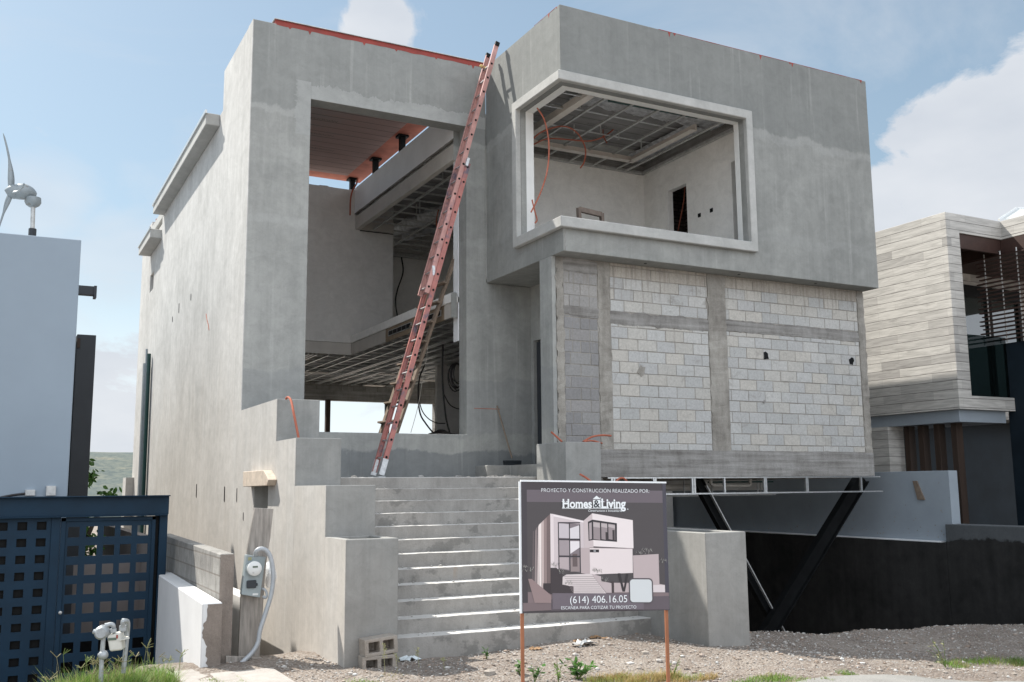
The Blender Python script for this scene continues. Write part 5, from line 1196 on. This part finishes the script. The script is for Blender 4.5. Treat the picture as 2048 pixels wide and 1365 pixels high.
# tree behind the left house
def leafpoly(c, d1, d2, L, W): 
    return [c, c+d1*L*.3+d2*W*.5, c+d1*L*.7+d2*W*.4, c+d1*L, c+d1*L*.7-d2*W*.4, c+d1*L*.3-d2*W*.5]
def rnd(rg): 
    v = Vector((rg.gauss(0, 1), rg.gauss(0, 1), rg.gauss(0, 1))); return v.normalized()
TR = thing('leafy_tree', 'broad-leaved green tree showing beside the charcoal fin behind the gate', 'tree', (1.6, 22, -4))
rg = random.Random(9); crown = MB()
for k in range(46):
    cl = Vector((rg.uniform(.9, 2.35), rg.uniform(21.3, 23), rg.uniform(-1.6, .75)))
    if cl.x > 1.95 and cl.z > .05: continue
    if cl.x > 1.75 and cl.z > .45: cl.x -= .3
    for _ in range(26):
        p_ = cl+rnd(rg)*rg.uniform(0, .26); d1 = rnd(rg); d1.z -= .5; d1.normalize(); d2 = d1.cross(rnd(rg)).normalized(); crown.add(leafpoly(p_, d1, d2, rg.uniform(.09, .16), rg.uniform(.06, .11)), [(0, 1, 2, 3, 4, 5)])
crown.build('crown', M['leaf'], TR, fixn=False)
mb = MB(); mb.tube([(1.5, 22, -5), (1.52, 22, -2.5), (1.6, 22.1, -.6), (1.75, 22.0, .5)], [.12, .09, .06, .02], 8); mb.tube([(1.52, 22, -2.2), (1.2, 22.2, -1), (1.1, 22, .2)], [.07, .05, .02], 6); mb.tube([(1.55, 22, -1.6), (1.9, 21.8, -.6), (2.2, 21.8, -.2)], [.06, .04, .02], 6); mb.build('trunk', M['bark'], TR)

# ================================================================== RIGHT BOUNDARY WALLS
RW = thing('right_boundary_wall', 'long boundary wall right of the house, white above and dark render below', 'wall', (16.2, 18, -3))
MB().box(16.2, 16.44, 12.92, 30, -1.12, .232).build('upper_wall', M['white_wall'], RW, .006)
MB().box(16.05, 16.5, 12.975, 30, -4, -1.122).build('lower_wall', M['dark_wall'], RW, .006)
MB().box(16.045, 16.2, 13.1, 30, -1.122, -1.10).build('ledge', M['lightpaint'], RW)
nw = MB().box(16.05, 16.5, 4, 12.97, -4, -.775); tag(nw.build('roadside_wall', M['dark_wall'], bevel=.01), 'low dark rendered wall running to the street at the far right', 'wall')
mb = MB(); a, b2 = PXx(1831, 962, 16.19), PXx(1842, 1000, 16.19); mb.prism([(16.17, a.y+.06, a.z), (16.17, a.y-.04, a.z), (16.17, b2.y-.10, b2.z), (16.17, b2.y+.07, b2.z)], (.03, 0, 0)); tag(mb.build('board_offcut', M['wood_int'], bevel=.003), 'small brown board offcut fixed flat on the white boundary wall', 'board')
mb = MB(); rg = random.Random(8)
for _ in range(150):
    y = rg.uniform(13.0, 21); z = rg.uniform(-1.05, .2) if rg.random() < .35 else -1.05+abs(rg.gauss(0, .12)); s_ = rg.uniform(.006, .02)*(1+.5*(rg.random() < .1))
    mb.prism([(16.196, y, z), (16.196, y-s_, z+s_*.3), (16.196, y-s_*.8, z+s_*1.6), (16.196, y+s_*.3, z+s_*1.3)], (.006, 0, 0))
tag(mb.build('mortar_splash', M['rough_v'], RW), kind='stuff')

# ================================================================== RIGHT NEIGHBOUR
RH = thing('right_house', 'neighbouring house clad in pale stone planks with a dark recessed balcony', 'house', (19, 15, -2.5))
XL_, YF_ = 17.89, 13.88
v_ = vox([(XL_, 19.69, YF_, 32, 1.53, 5.79), (19.69, 26, 10.0, 32, 4.9, 5.79), (19.69, 26, 15.6, 32, 1.5, 4.9)],
         [(18.30, 26.1, YF_-.1, 15.6, 1.82, 5.37), (18.30, 26.1, 9.9, 15.6, 1.82, 5.37), (20.15, 22.6, 15.5, 15.75, 1.82, 4.72)])
v_.build('stone_cladding', M['planks'], RH, .004)
MB().box(18.0, 19.5, 13.99, 30, 1.27, 1.529).build('white_soffit_band', M['white_wall'], RH, .004)
MB().box(17.95, 18.45, 15.85, 17.2, -3, 1.27).build('stone_pier', M['planks'], RH)
mb = MB(); mb.box(18.31, 19.68, YF_+.03, YF_+.10, 5.04, 5.368); mb.box(18.31, 19.70, YF_+.10, 15.58, 5.30, 5.36); mb.box(19.72, 26, 10.1, 15.58, 5.02, 5.361); mb.build('timber_soffit', M['brown_soffit'], RH)
MB().box(19.69, 19.80, 10.0, 15.6, 5.05, 5.36).build('timber_fascia', M['brown_soffit'], RH)
wn = vox([(20.12, 22.6, 15.56, 15.66, 1.83, 4.74)], [(20.32, 21.35, 15.5, 15.7, 1.95, 4.45), (21.5, 22.5, 15.5, 15.7, 1.95, 4.45)]).build('window_frame', M['black'], RH, .004)
MB().box(20.3, 22.55, 15.62, 15.64, 1.95, 4.45).build('pane', M['glass'], wn)
mb = MB(); mb.box(18.42, 18.434, YF_+.05, 15.55, 1.83, 3.22); 
MB().box(18.35, 19.66, YF_+.08, YF_+.092, 1.83, 3.16).build('glass_railing', M['railglass'], RH)
MB().box(19.69, 19.9, 4, 14.06, -4, 3.04).build('blue_wall', M['bluewall'], RH, .01); MB().box(18.5, 27, 16.45, 16.6, -4, 1.5).build('blue_wall', M['bluewall'], RH)
for i, y in enumerate((15.99, 15.57, 15.19, 14.77, 14.33)):
    MB().box(18.22, 18.42, y-.07, y+.07, -2.6, 1.27).build('timber_column', M['wood_dark'], RH, .004)
mb = MB()
for y in (14.28, 13.88, 13.48, 13.05, 12.65, 12.2): mb.tube([(19.60, y, 3.05), (19.60, y, 5.1)], .016, 6)
lv = mb.build('louvre_rod', M['galv_dull'], RH)
z = 3.10; k = 0
while z < 5.0:
    MB().box(19.555, 19.645, 9.8, 14.42+(.07 if k % 3 else 0), z, z+.026).build('louvre_slat', M['brown_soffit'], RH); z += .094; k += 1
SP_ = thing('solar_panel', 'tilted solar panel edge on the roof of the stone clad house', 'solar panel', (21, 15, 5.8))
a, b2, c = PY(1998, 440, 14.6), PY(2034, 417, 14.6), PY(2048, 419, 14.6)
MB().prism([a, b2, b2+Vector((.9, -.6, -.06)), a+Vector((1.2, -.7, -.02))], (0, .02, .035)).build('panel', M['solar'], SP_)
mb = MB(); mb.bar(a, b2, .05, .05); mb.bar(b2, b2+Vector((.9, -.6, -.06)), .04, .04); mb.build('panel_frame', M['galv'], SP_); MB().bar(a.lerp(b2, .45), a.lerp(b2, .45)+Vector((.1, .1, -.35)), .05, .05).build('bracket', M['galv_dull'], SP_)

# ================================================================== STONES AND PLANTS
rg = random.Random(21); mb = MB()
PALS = [(.36, .32, .28), (.44, .41, .38), (.26, .22, .19), (.52, .50, .47), (.32, .25, .20), (.40, .33, .28)]
def stone(mb, x, y, z, s_, c, rg):
    n = 5; vs = []; a0 = rg.random()*6
    for lv, (hh, rr2) in enumerate(((-.4, .8), (.25, 1.0))):
        for k in range(n): a = a0+2*math.pi*k/n; q_ = s_*rr2*rg.uniform(.7, 1.2); vs.append((x+q_*math.cos(a)*1.15, y+q_*math.sin(a)*.9, z+hh*s_))
    vs.append((x+rg.uniform(-.2, .2)*s_, y, z+s_*rg.uniform(.5, .85)))
    fs = [(k, (k+1) % n, n+(k+1) % n, n+k) for k in range(n)]+[(n+k, n+(k+1) % n, 2*n) for k in range(n)]; mb.add(vs, fs, c)
for _ in range(15000):
    x = rg.uniform(1.6, 15.5); y = 7.6+(rg.random()**.8)*(4.2 if x < 8.4 else 4.0)
    if 4.2 < x < 7.8 and y > 11.0: continue
    if 3.58 < x < 4.25 and y > 10.87: continue
    if 7.75 < x < 8.45 and y > 9.74: continue
    if x < 2.95 and 10.25 < y < 11.75 and x > 1.45: continue
    if x < 2.2 and y > 11.5: continue
    k = rg.random(); s_ = .004+.011*k*k+(.024*rg.random() if rg.random() < .045 else 0)
    if rg.random() < .25 and x > 4: y = min(y, 10.98) if rg.random() < .5 else y
    stone(mb, x, y, gz(x, y)+.008, s_, rg.choice(PALS) if rg.random() > .03 else (.60, .60, .58), rg)
SM, *_x = colmat('stones', .95, .3, 30, .5)
tag(mb.build('gravel', SM, fixn=False), 'loose gravel and stone chips scattered over the dirt forecourt', 'gravel', kind='stuff')
BS = [(1290, 1309, .05, 'pale stone right of the sign foot near the bottom step'), (1150, 1312, .035, 'small pale stone below the bent metal scrap'), (1030, 1313, .03, 'stone just left of the left sign post'), (1262, 1331, .05, 'largest stone between the two sign posts'), (978, 1350, .07, 'broad pale rock chunk low in the view, left of the left sign post'), (1570, 1288, .04, 'stone in the shade right of the big planter end'), (1706, 1350, .055, 'dark stone on the sunlit dirt near the street edge')]
for i, (x, y, s_, lb) in enumerate(BS):
    p = gp(x, y, -2.2 if x > 1500 else -1.98); m1_ = MB(); stone(m1_, p.x, p.y, p.z+s_*.3, s_, PALS[i % 4], rg); o = m1_.build('stone', SM, fixn=False)
    tag(o, lb, 'stone', 'loose stones on the forecourt')
def blades(mb, cx, cy, rx, ry, n, h, rg, w_=.006, c=None, lean=.5):
    for _ in range(n):
        a = rg.random()*6.283; q_ = rg.random()**.5; x = cx+rx*q_*math.cos(a); y = cy+ry*q_*math.sin(a); z = gz(x, y)-.01
        H_ = h*rg.uniform(.45, 1.1)*(1-.4*q_); t = rg.random()*6.283; l = lean*rg.random()*H_; dx, dy = math.cos(t), math.sin(t); px_, py_ = -dy*w_/2, dx*w_/2
        p0 = (x, y, z); p1 = (x+dx*l*.3, y+dy*l*.3, z+H_*.55); p2 = (x+dx*l, y+dy*l, z+H_)
        mb.add([(p0[0]-px_, p0[1]-py_, p0[2]), (p0[0]+px_, p0[1]+py_, p0[2]), (p1[0]+px_*.8, p1[1]+py_*.8, p1[2]), (p1[0]-px_*.8, p1[1]-py_*.8, p1[2]), p2], [(0, 1, 2, 3), (3, 2, 4)], c)
gm, gnt, gb, gcl, gP = colmat('grass by colour', .6, .3, 3, 0)
tn = gnt.nodes.new('ShaderNodeBsdfTranslucent'); gnt.links.new(gcl, tn.inputs[0]); ms = gnt.nodes.new('ShaderNodeMixShader'); ms.inputs[0].default_value = .35
gnt.links.new(gb.outputs[0], ms.inputs[1]); gnt.links.new(tn.outputs[0], ms.inputs[2]); gnt.links.new(ms.outputs[0], gnt.nodes['Material Output'].inputs[0])
GC = [(.15, .27, .045), (.20, .33, .065), (.11, .20, .04), (.26, .34, .09), (.33, .31, .14)]
rg = random.Random(31); mb = MB()
for cx, cy, rx, ry, n, h in ((.80, 10.1, .30, .40, 3600, .37), (1.08, 10.15, .35, .40, 4800, .38), (1.38, 10.35, .32, .35, 3600, .35), (1.60, 10.5, .18, .25, 900, .28), (.60, 10.1, .2, .3, 1200, .34)):
    for k in range(n//50): blades(mb, cx+rg.uniform(-rx, rx)*.7, cy+rg.uniform(-ry, ry)*.7, rx*.4, ry*.4, 50, h, rg, .009, rg.choice(GC), 1.0)
for _ in range(34):     # branching seed heads
    x = rg.uniform(.60, 1.75); y = rg.uniform(9.9, 10.5); h = rg.uniform(.28, .52)*(1 if x < 1.5 else .8); lx = rg.uniform(-.1, .12); z0 = gz(x, y)+.02; tp = Vector((x+lx, y, z0+h)); c = rg.choice([(.30, .30, .14), (.36, .32, .18), (.22, .28, .10)])
    mb.bar((x, y, z0), tp, .003, .003, c=c)
    for k in range(rg.randint(3, 5)): mb.bar(tp, tp+Vector((rg.uniform(-.07, .07), rg.uniform(-.04, .04), rg.uniform(.01, .07))), .006, .004, c=c)
tag(mb.build('tall_grass', gm, fixn=False, smooth=False), 'bright green tufted grass with seed heads around the gas meter', 'grass', kind='stuff')
mb = MB(); DC = [(.42, .29, .13), (.50, .37, .18), (.34, .28, .10), (.30, .34, .10)]
for px_0, py_0, rx, ry, n, h in ((1300, 1362, .42, .15, 1500, .13), (1220, 1362, .3, .12, 700, .12), (1385, 1364, .3, .12, 600, .10)):
    q_0 = gp(px_0, py_0); cx, cy = q_0.x, q_0.y
    for k in range(n//50): blades(mb, cx+rg.uniform(-rx, rx)*.7, cy+rg.uniform(-ry, ry)*.7, rx*.4, ry*.5, 50, h, rg, .005, rg.choice(DC), 1.6)
tag(mb.build('dry_grass', gm, fixn=False), 'low straw coloured dry grass in front of the sign, right half', 'grass', kind='stuff')
mb = MB()
for (x, y, rx, n, h) in ((1520, 1362, .38, 900, .07), (1580, 1362, .2, 400, .05), (1695, 1357, .14, 200, .06), (1975, 1326, .5, 700, .10), (2030, 1328, .3, 500, .10), (1910, 1330, .25, 350, .10), (1640, 1362, .1, 60, .05), (460, 1362, .3, 200, .05), (760, 1360, .4, 300, .05)):
    p = gp(x, y, -2.3 if x > 1600 else -1.98)
    for k in range(n//50): blades(mb, p.x+rg.uniform(-rx, rx)*.7, p.y+rg.uniform(-.12, .12), rx*.4, .12, 50, h, rg, .006, rg.choice(GC), 1.2)
tag(mb.build('verge_grass', gm, fixn=False), 'short green grass tufts along the dirt edge of the street', 'grass', kind='stuff')
def weed(name, label, c, h, n, L, rg, mat=M['leaf'], spread=.2, group=None):
    c = Vector(c); root = thing(name, label, 'plant', tuple(c), group); st = MB(); lf = MB()
    for k in range(max(3, n//9)):
        a = rg.random()*6.283; tip = c+Vector((math.cos(a)*spread*rg.random(), math.sin(a)*spread*.6*rg.random(), h*rg.uniform(.6, 1))); st.tube([c, c.lerp(tip, .5)+Vector((0, 0, h*.1)), tip], [.004, .003, .002], 5)
        for j in range(9):
            t = rg.uniform(.25, 1.05); p_ = c.lerp(tip, t); d1 = rnd(rg); d1.z = abs(d1.z)*.4; d1.normalize(); d2 = d1.cross(Vector((0, 0, 1))+rnd(rg)*.4).normalized(); l = L*rg.uniform(.5, 1.2)
            lf.add(leafpoly(p_, d1, d2, l, l*.62), [(0, 1, 2, 3, 4, 5)])
    st.build('stem', M['grass'], root); lf.build('foliage', mat, root, fixn=False); return root
rg = random.Random(77); WG = 'weeds along the bottom of the view'
p = gp(1150, 1358); weed('leafy_weed', 'bushiest dark green broad-leaved weed left of the dry grass', (p.x, p.y-.05, gz(p.x, p.y)), .20, 110, .075, rg, spread=.34, group=WG)
p = gp(1060, 1362); weed('leafy_weed', 'small broad-leaved weed just right of the left sign post', (p.x, p.y-.1, gz(p.x, p.y)), .16, 40, .065, rg, spread=.22, group=WG)
p = gp(1040, 1350); weed('leafy_weed', 'sprig of green leaves directly behind the left sign post', (p.x, p.y, gz(p.x, p.y)), .14, 14, .06, rg, spread=.08, group=WG)
p = gp(1107, 1362); weed('leafy_weed', 'yellow-tipped green weed between the two leafy weeds', (p.x, p.y-.1, gz(p.x, p.y)), .22, 16, .05, rg, M['grass'], .12, WG)
p = gp(974, 1320); weed('leafy_weed', 'tiny green seedling on the gravel left of the sign', (p.x, p.y, gz(p.x, p.y)), .13, 9, .04, rg, spread=.05, group=WG)
p = gp(1345, 1358); weed('leafy_weed', 'sparse dusty weed around the right sign post', (p.x, p.y, gz(p.x, p.y)), .22, 30, .03, rg, M['grass'], .30, WG)
p = gp(1892, 1335, -2.4); weed('leafy_weed', 'scraggly yellowish weed in the shade by the street edge', (p.x, p.y, gz(p.x, p.y)), .38, 45, .04, rg, M['seed'], .35, WG)
for i, (x, y, h, lb) in enumerate(((770, 1348, .30, 'tallest pale seed stalk in front of the concrete blocks'), (795, 1345, .20, 'short pale seed stalk at the right edge of the blocks'), (838, 1335, .20, 'pale seed stalk standing right of the white paper'), (889, 1340, .12, 'shortest pale seed stalk further right on the gravel'))):
    p = gp(x, y); c = Vector((p.x, p.y, gz(p.x, p.y))); root = thing('seed_stalk', lb, 'plant', tuple(c), 'seed stalks by the blocks'); tp = c+Vector((-.02, 0, h)); MB().tube([c, tp], [.003, .002], 5).build('stem', M['seed'], root); lf = MB()
    for k in range(26):
        q_ = c.lerp(tp, rg.uniform(.55, 1.05))+Vector((rg.gauss(0, .012), 0, 0)); d1 = rnd(rg); d1.z = abs(d1.z); d2 = d1.cross(rnd(rg)).normalized(); lf.add(leafpoly(q_, d1, d2, .022, .012), [(0, 1, 2, 3, 4, 5)])
    lf.build('seed_head', M['seed'], root, fixn=False)
